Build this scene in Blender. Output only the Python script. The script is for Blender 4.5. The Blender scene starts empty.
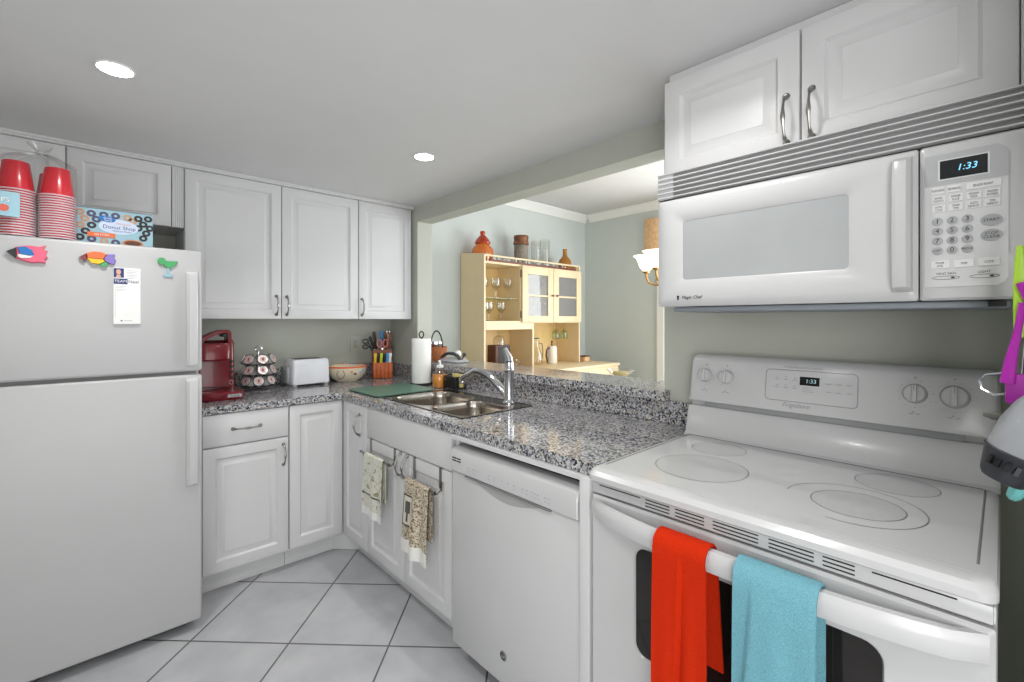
import bpy, bmesh, math, random
from mathutils import Vector, Matrix
random.seed(7)
PI = math.pi
C = bpy.context.scene.collection
SC = bpy.context.scene

# ------------------------------------------------------------------ camera
cd = bpy.data.cameras.new('camera'); cam = bpy.data.objects.new('camera', cd); C.objects.link(cam)
cam.location = (0, 0, 1.325); cam.rotation_euler = (PI/2, 0, -math.radians(43.0))
cd.sensor_width = 36; cd.lens = 457.4/1024*36; cd.shift_y = -20.8/1024; cd.clip_start = 0.02
SC.camera = cam
# ------------------------------------------------------------------ world, light, exposure
SC.view_settings.view_transform = 'Standard'; SC.view_settings.look = 'None'
SC.view_settings.gamma = 1; SC.view_settings.use_curve_mapping = False
SC.view_settings.exposure = 0.51
SC.cycles.use_denoising = True
SC.cycles.max_bounces = 10; SC.cycles.diffuse_bounces = 5; SC.cycles.transparent_max_bounces = 24
SC.cycles.sample_clamp_indirect = 4
w = bpy.data.worlds.new('sky'); SC.world = w; w.use_nodes = True
w.node_tree.nodes['Background'].inputs[0].default_value = (.93, .97, 1, 1)
w.node_tree.nodes['Background'].inputs[1].default_value = 1.0
def area(name, loc, rot, sx, sy, power, col=(1, 1, 1), shape='RECTANGLE', spread=180):
    l = bpy.data.lights.new(name, 'AREA'); l.shape = shape; l.size = sx; l.size_y = sy
    l.energy = power; l.color = col; l.spread = math.radians(spread)
    o = bpy.data.objects.new(name, l); o.location = loc; o.rotation_euler = rot; C.objects.link(o); return o
# unseen added fill lights, and daylight through the dining room's glazed door
area('rear_fill_light', (0.15, -1.78, 1.25), (PI/2+.42, 0, 0), 2.3, 1.7, 15, (1, .99, .98))  # added soft fill behind the camera, standing in the unseen window opening
area('left_fill_light', (-1.38, -1.2, 1.2), (0, -PI/2-.10, 0), 1.6, 1.3, 30, (1, .99, .98))  # added fill out of view, brightens the right-hand run
area('dining_daylight', (4.0, 1.15, 1.4), (0, PI/2-.05, 0), 1.3, 1.6, 34, (.95, .985, 1))
area('dining_end_fill_light', (2.9, -1.75, 1.4), (PI/2+.1, 0, 0), 1.8, 1.8, 34, (.95, .985, 1))  # added unseen fill for the hutch front; no window built there
LAMPS = [(.07, 1.943), (1.222, 1.945), (.987, .573), (.07, .573)]
for i, (x, y) in enumerate(LAMPS):
    area('recessed_lamp', (x, y, 2.118), (0, 0, 0), .085, .085, 2.8 if i != 2 else 2.3, (1, .985, .965), 'DISK', 131 if i != 2 else 137)

# ------------------------------------------------------------------ materials
def lin(c):
    return tuple((x/255/12.92 if x/255 <= .04045 else ((x/255+.055)/1.055)**2.4) for x in c) + (1,)
MATS = {}
def mat(name, rgb, rough=.5, metal=0, var=.03, scale=8, bump=0, bscale=200, spec=.5, trans=0, coat=0, emit=0, ecol=None, sheen=0):
    m = bpy.data.materials.new(name); m.use_nodes = True; MATS[name] = m
    nt = m.node_tree; n = nt.nodes; l = nt.links; b = n['Principled BSDF']
    b.inputs['Roughness'].default_value = rough; b.inputs['Metallic'].default_value = metal
    b.inputs['Specular IOR Level'].default_value = spec
    b.inputs['Transmission Weight'].default_value = trans
    b.inputs['Coat Weight'].default_value = coat; b.inputs['Coat Roughness'].default_value = .06
    b.inputs['Sheen Weight'].default_value = sheen
    tc = n.new('ShaderNodeTexCoord'); nz = n.new('ShaderNodeTexNoise'); nz.inputs['Scale'].default_value = scale
    nz.inputs['Detail'].default_value = 3; l.new(tc.outputs['Object'], nz.inputs['Vector'])
    cr = n.new('ShaderNodeValToRGB'); c = lin(rgb)
    cr.color_ramp.elements[0].position = .3; cr.color_ramp.elements[1].position = .7
    cr.color_ramp.elements[0].color = tuple(x*(1-var) for x in c[:3]) + (1,)
    cr.color_ramp.elements[1].color = tuple(min(1, x*(1+var)) for x in c[:3]) + (1,)
    l.new(nz.outputs[0], cr.inputs[0]); l.new(cr.outputs[0], b.inputs['Base Color'])
    if bump:
        n2 = n.new('ShaderNodeTexNoise'); n2.inputs['Scale'].default_value = bscale; l.new(tc.outputs['Object'], n2.inputs['Vector'])
        bp = n.new('ShaderNodeBump'); bp.inputs['Strength'].default_value = bump; bp.inputs['Distance'].default_value = .002
        l.new(n2.outputs[0], bp.inputs['Height']); l.new(bp.outputs[0], b.inputs['Normal'])
    if emit:
        b.inputs['Emission Color'].default_value = lin(ecol or rgb); b.inputs['Emission Strength'].default_value = emit
    return m
def thin_glass(name, tint=(252, 252, 251), gloss=.3, alpha=0.0):
    m = bpy.data.materials.new(name); m.use_nodes = True; MATS[name] = m
    nt = m.node_tree; n = nt.nodes; l = nt.links; n.remove(n['Principled BSDF']); out = n['Material Output']
    t = n.new('ShaderNodeBsdfTransparent'); g = n.new('ShaderNodeBsdfGlossy'); g.inputs['Roughness'].default_value = .03
    tc = n.new('ShaderNodeTexCoord'); nz = n.new('ShaderNodeTexNoise'); nz.inputs['Scale'].default_value = 30
    l.new(tc.outputs['Object'], nz.inputs['Vector'])
    cr = n.new('ShaderNodeValToRGB'); c = lin(tint)
    cr.color_ramp.elements[0].color = tuple(x*.97 for x in c[:3]) + (1,); cr.color_ramp.elements[1].color = c
    l.new(nz.outputs[0], cr.inputs[0]); l.new(cr.outputs[0], t.inputs[0])
    lw = n.new('ShaderNodeLayerWeight'); lw.inputs[0].default_value = .28
    mp = n.new('ShaderNodeMath'); mp.operation = 'MULTIPLY_ADD'; mp.inputs[1].default_value = .75*gloss; mp.inputs[2].default_value = .04
    mp.use_clamp = True
    l.new(lw.outputs['Facing'], mp.inputs[0]); mx = n.new('ShaderNodeMixShader')
    l.new(mp.outputs[0], mx.inputs[0]); l.new(t.outputs[0], mx.inputs[1]); l.new(g.outputs[0], mx.inputs[2])
    last = mx
    if alpha:
        d = n.new('ShaderNodeBsdfPrincipled'); d.inputs['Roughness'].default_value = .3; d.inputs['Base Color'].default_value = c
        m2 = n.new('ShaderNodeMixShader'); m2.inputs[0].default_value = alpha
        l.new(mx.outputs[0], m2.inputs[1]); l.new(d.outputs[0], m2.inputs[2]); last = m2
    l.new(last.outputs[0], out.inputs[0]); return m
def granite(name):
    m = mat(name, (170, 170, 172), .09, spec=.6); nt = m.node_tree; n = nt.nodes; l = nt.links; b = n['Principled BSDF']
    tc = n.new('ShaderNodeTexCoord'); v = n.new('ShaderNodeTexVoronoi'); v.inputs['Scale'].default_value = 165
    nz = n.new('ShaderNodeTexNoise'); nz.inputs['Scale'].default_value = 60; nz.inputs['Detail'].default_value = 4
    vm = n.new('ShaderNodeVectorMath'); vm.operation = 'MULTIPLY_ADD'; vm.inputs[1].default_value = (.012,)*3
    l.new(tc.outputs['Object'], nz.inputs['Vector']); l.new(nz.outputs['Color'], vm.inputs[0]); l.new(tc.outputs['Object'], vm.inputs[2])
    l.new(vm.outputs[0], v.inputs['Vector'])
    sp = n.new('ShaderNodeSeparateColor'); l.new(v.outputs['Color'], sp.inputs[0])
    cr = n.new('ShaderNodeValToRGB'); r = cr.color_ramp; r.interpolation = 'CONSTANT'
    stops = [(0, (38, 39, 44)), (.14, (84, 85, 92)), (.30, (128, 130, 138)), (.50, (168, 168, 172)), (.72, (196, 195, 194)), (.9, (178, 168, 156))]
    while len(r.elements) < len(stops): r.elements.new(.5)
    for e, (p, c) in zip(r.elements, stops): e.position = p; e.color = lin(c)
    n2 = n.new('ShaderNodeTexNoise'); n2.inputs['Scale'].default_value = 14; l.new(tc.outputs['Object'], n2.inputs['Vector'])
    ad = n.new('ShaderNodeMath'); ad.operation = 'MULTIPLY_ADD'; ad.inputs[1].default_value = .3; l.new(n2.outputs[0], ad.inputs[0])
    s2 = n.new('ShaderNodeMath'); s2.operation = 'SUBTRACT'; s2.inputs[1].default_value = .15
    l.new(sp.outputs[0], ad.inputs[2]); l.new(ad.outputs[0], s2.inputs[0]); l.new(s2.outputs[0], cr.inputs[0])
    l.new(cr.outputs[0], b.inputs['Base Color']); return m
def tile(name):
    m = mat(name, (184, 185, 188), .24, spec=.45); nt = m.node_tree; n = nt.nodes; l = nt.links; b = n['Principled BSDF']
    tc = n.new('ShaderNodeTexCoord'); s = n.new('ShaderNodeSeparateXYZ'); l.new(tc.outputs['Object'], s.inputs[0])
    def M(op, a, bb=None, c=None):
        x = n.new('ShaderNodeMath'); x.operation = op
        for i, q in enumerate((a, bb, c)):
            if q is None: continue
            if isinstance(q, (int, float)): x.inputs[i].default_value = q
            else: l.new(q, x.inputs[i])
        return x.outputs[0]
    X, Y = s.outputs[0], s.outputs[1]
    u = M('MULTIPLY', M('ADD', X, Y), .70711); v = M('MULTIPLY', M('SUBTRACT', X, Y), .70711)
    fu = M('FRACT', M('DIVIDE', M('SUBTRACT', u, 2.27-.428*40), .428)); fv = M('FRACT', M('DIVIDE', M('SUBTRACT', v, -.98-.4135*40), .4135))
    du = M('MINIMUM', fu, M('SUBTRACT', 1, fu)); dv = M('MINIMUM', fv, M('SUBTRACT', 1, fv))
    d = M('MINIMUM', du, dv); g = M('LESS_THAN', d, .0085)
    nz = n.new('ShaderNodeTexNoise'); nz.inputs['Scale'].default_value = 5; nz.inputs['Detail'].default_value = 8; l.new(tc.outputs['Object'], nz.inputs['Vector'])
    cr = n.new('ShaderNodeValToRGB'); cr.color_ramp.elements[0].position = .3; cr.color_ramp.elements[1].position = .72
    cr.color_ramp.elements[0].color = lin((170, 171, 175)); cr.color_ramp.elements[1].color = lin((192, 193, 196)); l.new(nz.outputs[0], cr.inputs[0])
    mx = n.new('ShaderNodeMix'); mx.data_type = 'RGBA'; l.new(g, mx.inputs['Factor']); l.new(cr.outputs[0], mx.inputs['A'])
    mx.inputs['B'].default_value = lin((98, 97, 94)); l.new(mx.outputs['Result'], b.inputs['Base Color'])
    sm = n.new('ShaderNodeMapRange'); sm.inputs[1].default_value = .006; sm.inputs[2].default_value = .014; l.new(d, sm.inputs[0])
    bm_ = n.new('ShaderNodeBump'); bm_.inputs['Strength'].default_value = .5; bm_.inputs['Distance'].default_value = .002
    l.new(sm.outputs[0], bm_.inputs['Height']); l.new(bm_.outputs[0], b.inputs['Normal']); return m
def printed(name, base, inks, scale, rough=.9, border=None):
    """woven cloth with a printed pattern in its own UV space"""
    m = mat(name, base, rough, bump=.3, bscale=600, sheen=.2); nt = m.node_tree; n = nt.nodes; l = nt.links; b = n['Principled BSDF']
    uv = n.new('ShaderNodeUVMap'); mp = n.new('ShaderNodeMapping'); mp.inputs['Scale'].default_value = (scale, scale*3.2, scale); l.new(uv.outputs[0], mp.inputs[0])
    col = None
    for k, (c, th, sc) in enumerate(inks):
        nz = n.new('ShaderNodeTexNoise'); nz.inputs['Scale'].default_value = sc; nz.inputs['Detail'].default_value = 2.5; nz.inputs['Distortion'].default_value = 1.2
        off = n.new('ShaderNodeVectorMath'); off.inputs[1].default_value = (k*7.3, k*3.1, 0); l.new(mp.outputs[0], off.inputs[0]); l.new(off.outputs[0], nz.inputs['Vector'])
        gt = n.new('ShaderNodeMath'); gt.operation = 'GREATER_THAN'; gt.inputs[1].default_value = th; l.new(nz.outputs[0], gt.inputs[0])
        mx = n.new('ShaderNodeMix'); mx.data_type = 'RGBA'; l.new(gt.outputs[0], mx.inputs['Factor'])
        if col is None: mx.inputs['A'].default_value = lin(base)
        else: l.new(col, mx.inputs['A'])
        mx.inputs['B'].default_value = lin(c); col = mx.outputs['Result']
    for (u0, u1, v0, v1, c) in border or []:
        s = n.new('ShaderNodeSeparateXYZ'); l.new(uv.outputs[0], s.inputs[0]); acc = None
        for o_, i_, val in (('GREATER_THAN', 0, u0), ('LESS_THAN', 0, u1), ('GREATER_THAN', 1, v0), ('LESS_THAN', 1, v1)):
            q = n.new('ShaderNodeMath'); q.operation = o_; q.inputs[1].default_value = val; l.new(s.outputs[i_], q.inputs[0])
            if acc is None: acc = q.outputs[0]
            else:
                z = n.new('ShaderNodeMath'); z.operation = 'MULTIPLY'; l.new(acc, z.inputs[0]); l.new(q.outputs[0], z.inputs[1]); acc = z.outputs[0]
        mx = n.new('ShaderNodeMix'); mx.data_type = 'RGBA'; l.new(acc, mx.inputs['Factor']); l.new(col, mx.inputs['A'])
        mx.inputs['B'].default_value = lin(c); col = mx.outputs['Result']
    l.new(col, b.inputs['Base Color']); return m

W = mat('white_lacquer', (208, 208, 209), .32, var=.01)
WA = mat('white_enamel', (196, 196, 197), .22, var=.008, coat=.1)
WF = mat('white_textured_steel', (186, 186, 187), .38, var=.008, bump=.12, bscale=700)
WG = mat('white_ceramic_glass', (195, 196, 196), .05, var=.008)
GREEN = mat('sage_green_paint', (182, 184, 174), .75, var=.012, bump=.05)
GREEND = mat('pale_green_paint', (198, 204, 202), .75, var=.012, bump=.05)
CEIL = mat('ceiling_paint', (220, 220, 221), .85, var=.01)
TRIM = mat('white_trim_paint', (232, 232, 230), .4, var=.01)
GR = granite('speckled_granite'); TILE = tile('floor_tile')
PEW = mat('pewter', (150, 148, 144), .28, 1, var=.12, scale=60)
CHR = mat('chrome', (215, 216, 220), .08, 1)
STEEL = mat('brushed_stainless', (176, 169, 160), .2, 1, var=.05, scale=30)
BLK = mat('black_plastic', (22, 22, 24), .4); DGR = mat('dark_grey_plastic', (60, 62, 66), .45)
GRY = mat('grey_plastic', (150, 151, 153), .4); LGR = mat('light_grey_print', (176, 177, 179), .4)
SLOT = mat('slot_shadow_grey', (120, 120, 120), .6)
INK = mat('ink', (40, 40, 42), .6); DARK = mat('dark_void', (14, 14, 15), .7)
CREAM = mat('cream_painted_wood', (224, 203, 166), .45, var=.02)
CREAMI = mat('cream_wood_inside', (226, 196, 140), .5, var=.03)
WOODR = mat('red_brown_wood', (110, 50, 34), .4, var=.15, scale=20)
BLOCK = mat('orange_brown_wood', (190, 92, 38), .4, var=.2, scale=40)
GLASS = thin_glass('clear_glass'); GLASSG = thin_glass('green_tinted_glass', (238, 245, 233), .2); PANE = thin_glass('cabinet_pane', (228, 230, 232), .12, .16)
BAGM = thin_glass('clear_film', (252, 252, 252), .28)
AMBR = mat('amber_glass', (232, 124, 40), .08, var=.25, scale=12, trans=.35, coat=.5)
AMBY = mat('yellow_amber_glass', (190, 122, 18), .08, var=.15, trans=.3, coat=.5)
RED = mat('red_gloss_plastic', (116, 9, 27), .22, coat=.4, var=.04); REDD = mat('dark_red_plastic', (112, 10, 26), .3)
CUPR = mat('red_cup_plastic', (206, 26, 44), .25, coat=.3, var=.05); CUPW = mat('pale_cup_lip', (222, 202, 208), .35)
BLUE = mat('blue_ink', (30, 112, 186), .5); NAVY = mat('navy_ink', (34, 52, 110), .5); LBLUE = mat('light_blue_card', (150, 188, 202), .5)
ORNG = mat('orange_ink', (226, 112, 62), .5); BROWN = mat('brown_ink', (96, 58, 40), .6); TAN = mat('tan_ink', (190, 150, 120), .6)
PINK = mat('pink_paint', (226, 96, 124), .4, var=.08); YEL = mat('yellow_paint', (236, 190, 40), .4); PURP = mat('lilac_paint', (130, 112, 186), .4)
MAGE = mat('magenta_plastic', (176, 38, 170), .35, var=.05); LIME = mat('lime_plastic', (172, 214, 62), .35); TEAL = mat('teal_plastic', (120, 205, 205), .4)
LEAF = mat('green_paint', (70, 160, 96), .4); PAPER = mat('white_paper', (236, 236, 234), .8, bump=.15, bscale=300)
SKIN = mat('portrait_tone', (214, 168, 146), .7)
BOARD = mat('green_glass_board', (92, 124, 108), .38, var=.04, spec=.25)
WICK = mat('woven_wicker', (168, 100, 56), .7, var=.3, scale=70, bump=.8, bscale=150)
WIRE = mat('dark_iron_wire', (44, 42, 42), .4, .8)
FOIL = mat('foil_lid', (205, 196, 194), .35, .3, var=.3, scale=90); PODC = mat('pod_cup', (206, 204, 202), .45)
ORTOW = mat('orange_terry', (198, 44, 12), .95, var=.12, scale=500, bump=1, bscale=520, spec=.1)
BLTOW = mat('aqua_terry', (112, 166, 180), .95, var=.16, scale=420, bump=1, bscale=380, spec=.2)
CROCK = mat('grey_brown_stoneware', (134, 124, 112), .55, var=.2, scale=25); RUST = mat('rusty_copper', (126, 84, 58), .5, .4, var=.25, scale=30)
BOWLM = mat('cream_glaze', (226, 214, 190), .2, coat=.3, var=.05)
GLOW = mat('frosted_shade_glow', (255, 244, 220), .5, emit=1.5, ecol=(255, 242, 220)); LAMPM = mat('lamp_lens', (255, 255, 255), .5, emit=14, ecol=(255, 250, 240))
BRASS = mat('aged_brass', (176, 138, 80), .3, .9, var=.15); PLAQ = mat('peach_cork', (226, 184, 140), .8, var=.15, scale=30, bump=.6, bscale=60)
DISP = mat('display_black', (12, 14, 20), .12); LED = mat('display_digits', (120, 200, 235), .4, emit=.8, ecol=(110, 190, 225))
OVENG = mat('oven_black_glass', (30, 27, 26), .06, var=.3, scale=4); MWG = mat('microwave_window', (168, 170, 172), .12, var=.05, scale=5)
SOAP = mat('orange_soap', (248, 160, 54), .3, var=.1); SPONGE = mat('yellow_sponge', (222, 204, 130), .9, bump=.6)
CUSH = mat('olive_fabric', (170, 158, 112), .9); MESHC = thin_glass('frosted_ribbed_plastic', (220, 222, 226), .5, .34)
TOW1 = printed('linen_print_floral', (206, 205, 194), [((140, 140, 104), .60, 5), ((176, 168, 122), .63, 8)], 1.2, border=[(0, 1, .80, .815, (70, 66, 58)), (0, 1, .93, 1.01, (222, 222, 220))])
TOW2 = printed('linen_print_wheat', (200, 190, 170), [((120, 96, 62), .53, 14), ((66, 58, 46), .62, 18)], 1.5,
    border=[(.0, .40, .56, .80, (58, 52, 44)), (.03, .37, .575, .785, (206, 200, 184)), (.10, .31, .61, .70, (72, 66, 58)), (.17, .24, .70, .765, (72, 66, 58)), (0, 1, .90, 1.01, (222, 221, 216))])

# ------------------------------------------------------------------ mesh builder
class MB:
    def __init__(s): s.v = []; s.f = []; s.m = []; s.uv = []; s.mi = 0; s.M = None
    def add(s, verts, faces, uvs=None):
        o = len(s.v); s.v += [(s.M @ Vector(p)) if s.M else Vector(p) for p in verts]
        for k, f in enumerate(faces):
            s.f.append([o+i for i in f]); s.m.append(s.mi); s.uv.append([uvs[i] for i in f] if uvs else [(0, 0)]*len(f))
        return s
    def bm(s, b):
        b.verts.index_update(); return s.add([v.co.copy() for v in b.verts], [[v.index for v in f.verts] for f in b.faces])
    def box(s, x0, x1, y0, y1, z0, z1, bev=0, seg=2):
        b = bmesh.new(); r = bmesh.ops.create_cube(b, size=1)
        bmesh.ops.scale(b, vec=(x1-x0, y1-y0, z1-z0), verts=b.verts); bmesh.ops.translate(b, vec=((x0+x1)/2, (y0+y1)/2, (z0+z1)/2), verts=b.verts)
        if bev: bmesh.ops.bevel(b, geom=b.edges[:], offset=bev, segments=seg, profile=.5, affect='EDGES')
        s.bm(b); b.free(); return s
    def loft(s, rings, cap0=True, cap1=True, closed=False):
        n = len(rings[0]); v = [p for r in rings for p in r]; f = []; R = len(rings)
        for k in range(R if closed else R-1):
            k2 = (k+1) % R
            for i in range(n): f.append([k*n+i, k*n+(i+1) % n, k2*n+(i+1) % n, k2*n+i])
        if not closed:
            if cap0: f.append(list(range(n))[::-1])
            if cap1: f.append([(R-1)*n+i for i in range(n)])
        return s.add(v, f)
    def lathe(s, prof, c=(0, 0, 0), n=24, axis='Z', closed=False):
        """prof: (radius, height) pairs"""
        rings = []
        for r, h in prof:
            r = max(r, 1e-5); ring = []
            for i in range(n):
                a = 2*PI*i/n; x, y = r*math.cos(a), r*math.sin(a)
                p = {'Z': (x, y, h), 'Y': (x, -h, y), 'X': (h, x, y)}[axis]; ring.append((p[0]+c[0], p[1]+c[1], p[2]+c[2]))
            rings.append(ring)
        return s.loft(rings, closed=closed)
    def tube(s, pts, r, n=8, closed=False):
        P = [Vector(p) for p in pts]; N = len(P); R = r if isinstance(r, (list, tuple)) else [r]*N; rings = []; up = None
        for i in range(N):
            a = P[(i-1) % N] if closed or i else P[0]; b = P[(i+1) % N] if closed or i < N-1 else P[-1]
            t = (b-a).normalized()
            if up is None: up = t.orthogonal().normalized()
            up = (up - t*up.dot(t)); up = up.normalized() if up.length > 1e-6 else t.orthogonal().normalized()
            q = t.cross(up); rings.append([P[i]+(up*math.cos(2*PI*k/n)+q*math.sin(2*PI*k/n))*R[i] for k in range(n)])
        return s.loft(rings, closed=closed)
    def prism(s, poly, y0, y1, puff=0):
        """polygon in local XZ, extruded from y0 (back) to y1 (front, more negative)"""
        cx = sum(p[0] for p in poly)/len(poly); cz = sum(p[1] for p in poly)/len(poly)
        rings = [[(x, y0, z) for x, z in poly]]
        if puff:
            ym = y0+(y1-y0)*.6
            rings.append([(x, ym, z) for x, z in poly]); rings.append([(cx+(x-cx)*(1-puff), y1, cz+(z-cz)*(1-puff)) for x, z in poly])
        else: rings.append([(x, y1, z) for x, z in poly])
        return s.loft(rings)
    def prismZ(s, poly, z0, z1): return s.loft([[(x, y, z0) for x, y in poly], [(x, y, z1) for x, y in poly]])
    def slab(s, xs, ys, filled, z0, z1):
        """slab on a grid of cells, one closed shell"""
        nx, ny = len(xs), len(ys); V = [(x, y, z) for z in (z0, z1) for y in ys for x in xs]; F = []
        I = lambda i, j, k: k*nx*ny+j*nx+i
        ok = lambda i, j: 0 <= i < nx-1 and 0 <= j < ny-1 and filled(i, j)
        for j in range(ny-1):
            for i in range(nx-1):
                if not ok(i, j): continue
                F.append([I(i, j, 1), I(i+1, j, 1), I(i+1, j+1, 1), I(i, j+1, 1)]); F.append([I(i, j, 0), I(i, j+1, 0), I(i+1, j+1, 0), I(i+1, j, 0)])
                if not ok(i-1, j): F.append([I(i, j+1, 0), I(i, j, 0), I(i, j, 1), I(i, j+1, 1)])
                if not ok(i+1, j): F.append([I(i+1, j, 0), I(i+1, j+1, 0), I(i+1, j+1, 1), I(i+1, j, 1)])
                if not ok(i, j-1): F.append([I(i, j, 0), I(i+1, j, 0), I(i+1, j, 1), I(i, j, 1)])
                if not ok(i, j+1): F.append([I(i+1, j+1, 0), I(i, j+1, 0), I(i, j+1, 1), I(i+1, j+1, 1)])
        return s.add(V, F)
    def panel(s, x0, x1, z0, z1, yb, t=.02, fr=.052):
        """raised-panel door, front towards -Y"""
        f = yb-t; w = min(x1-x0, z1-z0); fr = min(fr, w*.22); k = fr/.052
        prof = [(0, yb), (0, f+.004), (.0015, f+.001), (.004, f), (fr, f), (fr+.003*k, f+.004), (fr+.008*k, f+.0100), (fr+.013*k, f+.0100), (fr+.036*k, f+.0025), (fr+.038*k, f+.001)]
        rings = [[(x0+d, y, z0+d), (x1-d, y, z0+d), (x1-d, y, z1-d), (x0+d, y, z1-d)] for d, y in prof]
        return s.loft(rings)
    def sheet(s, grid, th=.003, uv=True):
        """grid[row][col] of points -> closed thin sheet"""
        R, N = len(grid), len(grid[0]); g = [[Vector(p) for p in r] for r in grid]; nor = []
        for i in range(R):
            for j in range(N):
                a = g[min(i+1, R-1)][j]-g[max(i-1, 0)][j]; b = g[i][min(j+1, N-1)]-g[i][max(j-1, 0)]
                nn = a.cross(b); nor.append(nn.normalized() if nn.length > 1e-12 else Vector((0, -1, 0)))
        V = []; UV = []
        for sgn in (.5, -.5):
            for i in range(R):
                for j in range(N): V.append(g[i][j]+nor[i*N+j]*th*sgn); UV.append((j/(N-1), i/(R-1)))
        F = []; o = R*N
        for i in range(R-1):
            for j in range(N-1):
                a, b, c, d = i*N+j, i*N+j+1, (i+1)*N+j+1, (i+1)*N+j
                F.append([a, d, c, b]); F.append([o+a, o+b, o+c, o+d])
        for j in range(N-1): F.append([j, j+1, o+j+1, o+j]); k = (R-1)*N; F.append([k+j+1, k+j, o+k+j, o+k+j+1])
        for i in range(R-1): F.append([(i+1)*N, i*N, o+i*N, o+(i+1)*N]); k = N-1; F.append([i*N+k, (i+1)*N+k, o+(i+1)*N+k, o+i*N+k])
        return s.add(V, F, UV)
    def text(s, txt, size, x, z, y, ex=.0003, align='CENTER', rot=0, shear=0, sx=1):
        """lettering standing in the XZ plane, reading along +X, facing -Y"""
        cu = bpy.data.curves.new('t', 'FONT'); cu.body = txt; cu.size = size; cu.align_x = align; cu.align_y = 'CENTER'; cu.extrude = ex; cu.shear = shear
        cu.resolution_u = 3
        ob = bpy.data.objects.new('t', cu); me = bpy.data.meshes.new_from_object(ob)
        T = Matrix.Translation((x, y-ex, z)) @ Matrix.Rotation(PI/2, 4, 'X') @ Matrix.Rotation(rot, 4, 'Z') @ Matrix.Diagonal((sx, 1, 1, 1))
        s.add([T @ v.co for v in me.vertices], [list(p.vertices) for p in me.polygons])
        bpy.data.objects.remove(ob); bpy.data.curves.remove(cu); bpy.data.meshes.remove(me); return s
    def build(s, name, mats, parent=None, angle=35, loc=None):
        me = bpy.data.meshes.new(name); me.from_pydata([tuple(v) for v in s.v], [], s.f)
        if not isinstance(mats, (list, tuple)): mats = [mats]
        for m in mats: me.materials.append(m)
        uvl = me.uv_layers.new(name='UVMap')
        for p, mi, u in zip(me.polygons, s.m, s.uv):
            p.material_index = mi; p.use_smooth = True
            for li, q in zip(p.loop_indices, u): uvl.data[li].uv = q
        me.validate(); me.update()
        b = bmesh.new(); b.from_mesh(me); bmesh.ops.recalc_face_normals(b, faces=b.faces); b.to_mesh(me); b.free()
        me.set_sharp_from_angle(angle=math.radians(angle))
        o = bpy.data.objects.new(name, me); C.objects.link(o)
        if parent: o.parent = parent
        if loc: o.location = loc
        return o
def tag(o, label, cat, group=None, kind=None):
    o['label'] = label; o['category'] = cat
    if group: o['group'] = group
    if kind: o['kind'] = kind
    return o
def thing(name, label, cat, loc=(0, 0, 0), rz=0, group=None):
    o = bpy.data.objects.new(name, None); o.empty_display_size = .05; C.objects.link(o); o.location = loc; o.rotation_euler = (0, 0, rz)
    return tag(o, label, cat, group)
def struct(name, mb, m, label):
    o = mb.build(name, m); o['kind'] = 'structure'; o['label'] = label; o['category'] = name.split('_')[0]; return o
def dup(root, loc, rz=None, label=None, group=None, scale=None):
    r = root.copy(); C.objects.link(r); r.location = loc
    if rz is not None: r.rotation_euler = (0, 0, rz)
    if label: r['label'] = label
    if group: r['group'] = group
    if scale: r.scale = (scale,)*3
    for ch in list(root.children):
        c = ch.copy(); C.objects.link(c); c.parent = r
        for g in list(ch.children):
            d = g.copy(); C.objects.link(d); d.parent = c
    return r
RW = -PI/2   # things on the right-hand run face -X: local +x runs towards the camera
def rr(cx, cy, hx, hy, r, n=6):
    out = []
    for k, (sx, sy) in enumerate(((1, 1), (-1, 1), (-1, -1), (1, -1))):
        for i in range(n+1):
            a = PI/2*k+PI/2*i/n; out.append((cx+sx*(hx-r)+r*math.cos(a), cy+sy*(hy-r)+r*math.sin(a)))
    return out
def arc(n, a0, a1): return [a0+(a1-a0)*i/n for i in range(n+1)]

# ------------------------------------------------------------------ the room
struct('floor', MB().box(-1.5, 4.25, -1.9, 3.3, -.1, 0), TILE, 'grey square floor tiles laid diagonally')
struct('ceiling', MB().box(-1.5, 1.711, -1.9, 3.3, 2.134, 2.2), CEIL, 'low white kitchen ceiling with recessed lamps')
struct('ceiling_dining', MB().box(1.829, 4.25, -1.9, 3.3, 2.49, 2.6), mat('dining_ceiling_paint', (206, 206, 206), .85, var=.01), 'higher white ceiling of the dining room')
struct('wall_back', MB().box(-1.5, 1.711, 3.2, 3.3, 0, 2.134), GREEN, 'sage green wall behind the kitchen counter')
struct('wall_dining', MB().box(1.829, 4.25, 3.2, 3.3, 0, 2.49), GREEND, 'pale green dining room wall behind the cream hutch')
m = MB(); wx = (1.711, 1.829)
m.box(*wx, 2.81, 3.2, 0, 2.6).box(*wx, -1.9, .932, 0, 2.6).box(*wx, .932, 2.81, 2.019, 2.6).box(*wx, .932, 2.81, 0, 1.006)
struct('wall_right', m, GREEN, 'sage green wall with wide pass-through opening above the granite bar')
struct('wall_side', MB().box(.95, 1.71, -.23, -.13, 0, 2.134), GREEN, 'short green wall return right of the range')
m = MB().box(4.106, 4.25, 2.24, 3.2, 0, 2.49).box(4.106, 4.25, -1.9, .1, 0, 2.49).box(4.106, 4.25, .1, 2.24, 2.05, 2.49).box(4.106, 4.25, .1, 2.24, 0, .12)
struct('wall_far', m, GREEND, 'pale green far wall of the dining room')
m = MB().box(-1.5, -1.4, -.5, 3.2, 0, 2.134).box(-1.5, -1.4, -1.9, -.5, 2.05, 2.134)
struct('wall_left', m, GREEN, 'green kitchen wall beside the refrigerator')
m = MB().box(-1.5, -1.0, -1.9, -1.8, 0, 2.134).box(1.3, 1.711, -1.9, -1.8, 0, 2.134).box(-1.0, 1.3, -1.9, -1.8, 2.08, 2.134).box(-1.0, 1.3, -1.9, -1.8, 0, .35)
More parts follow.
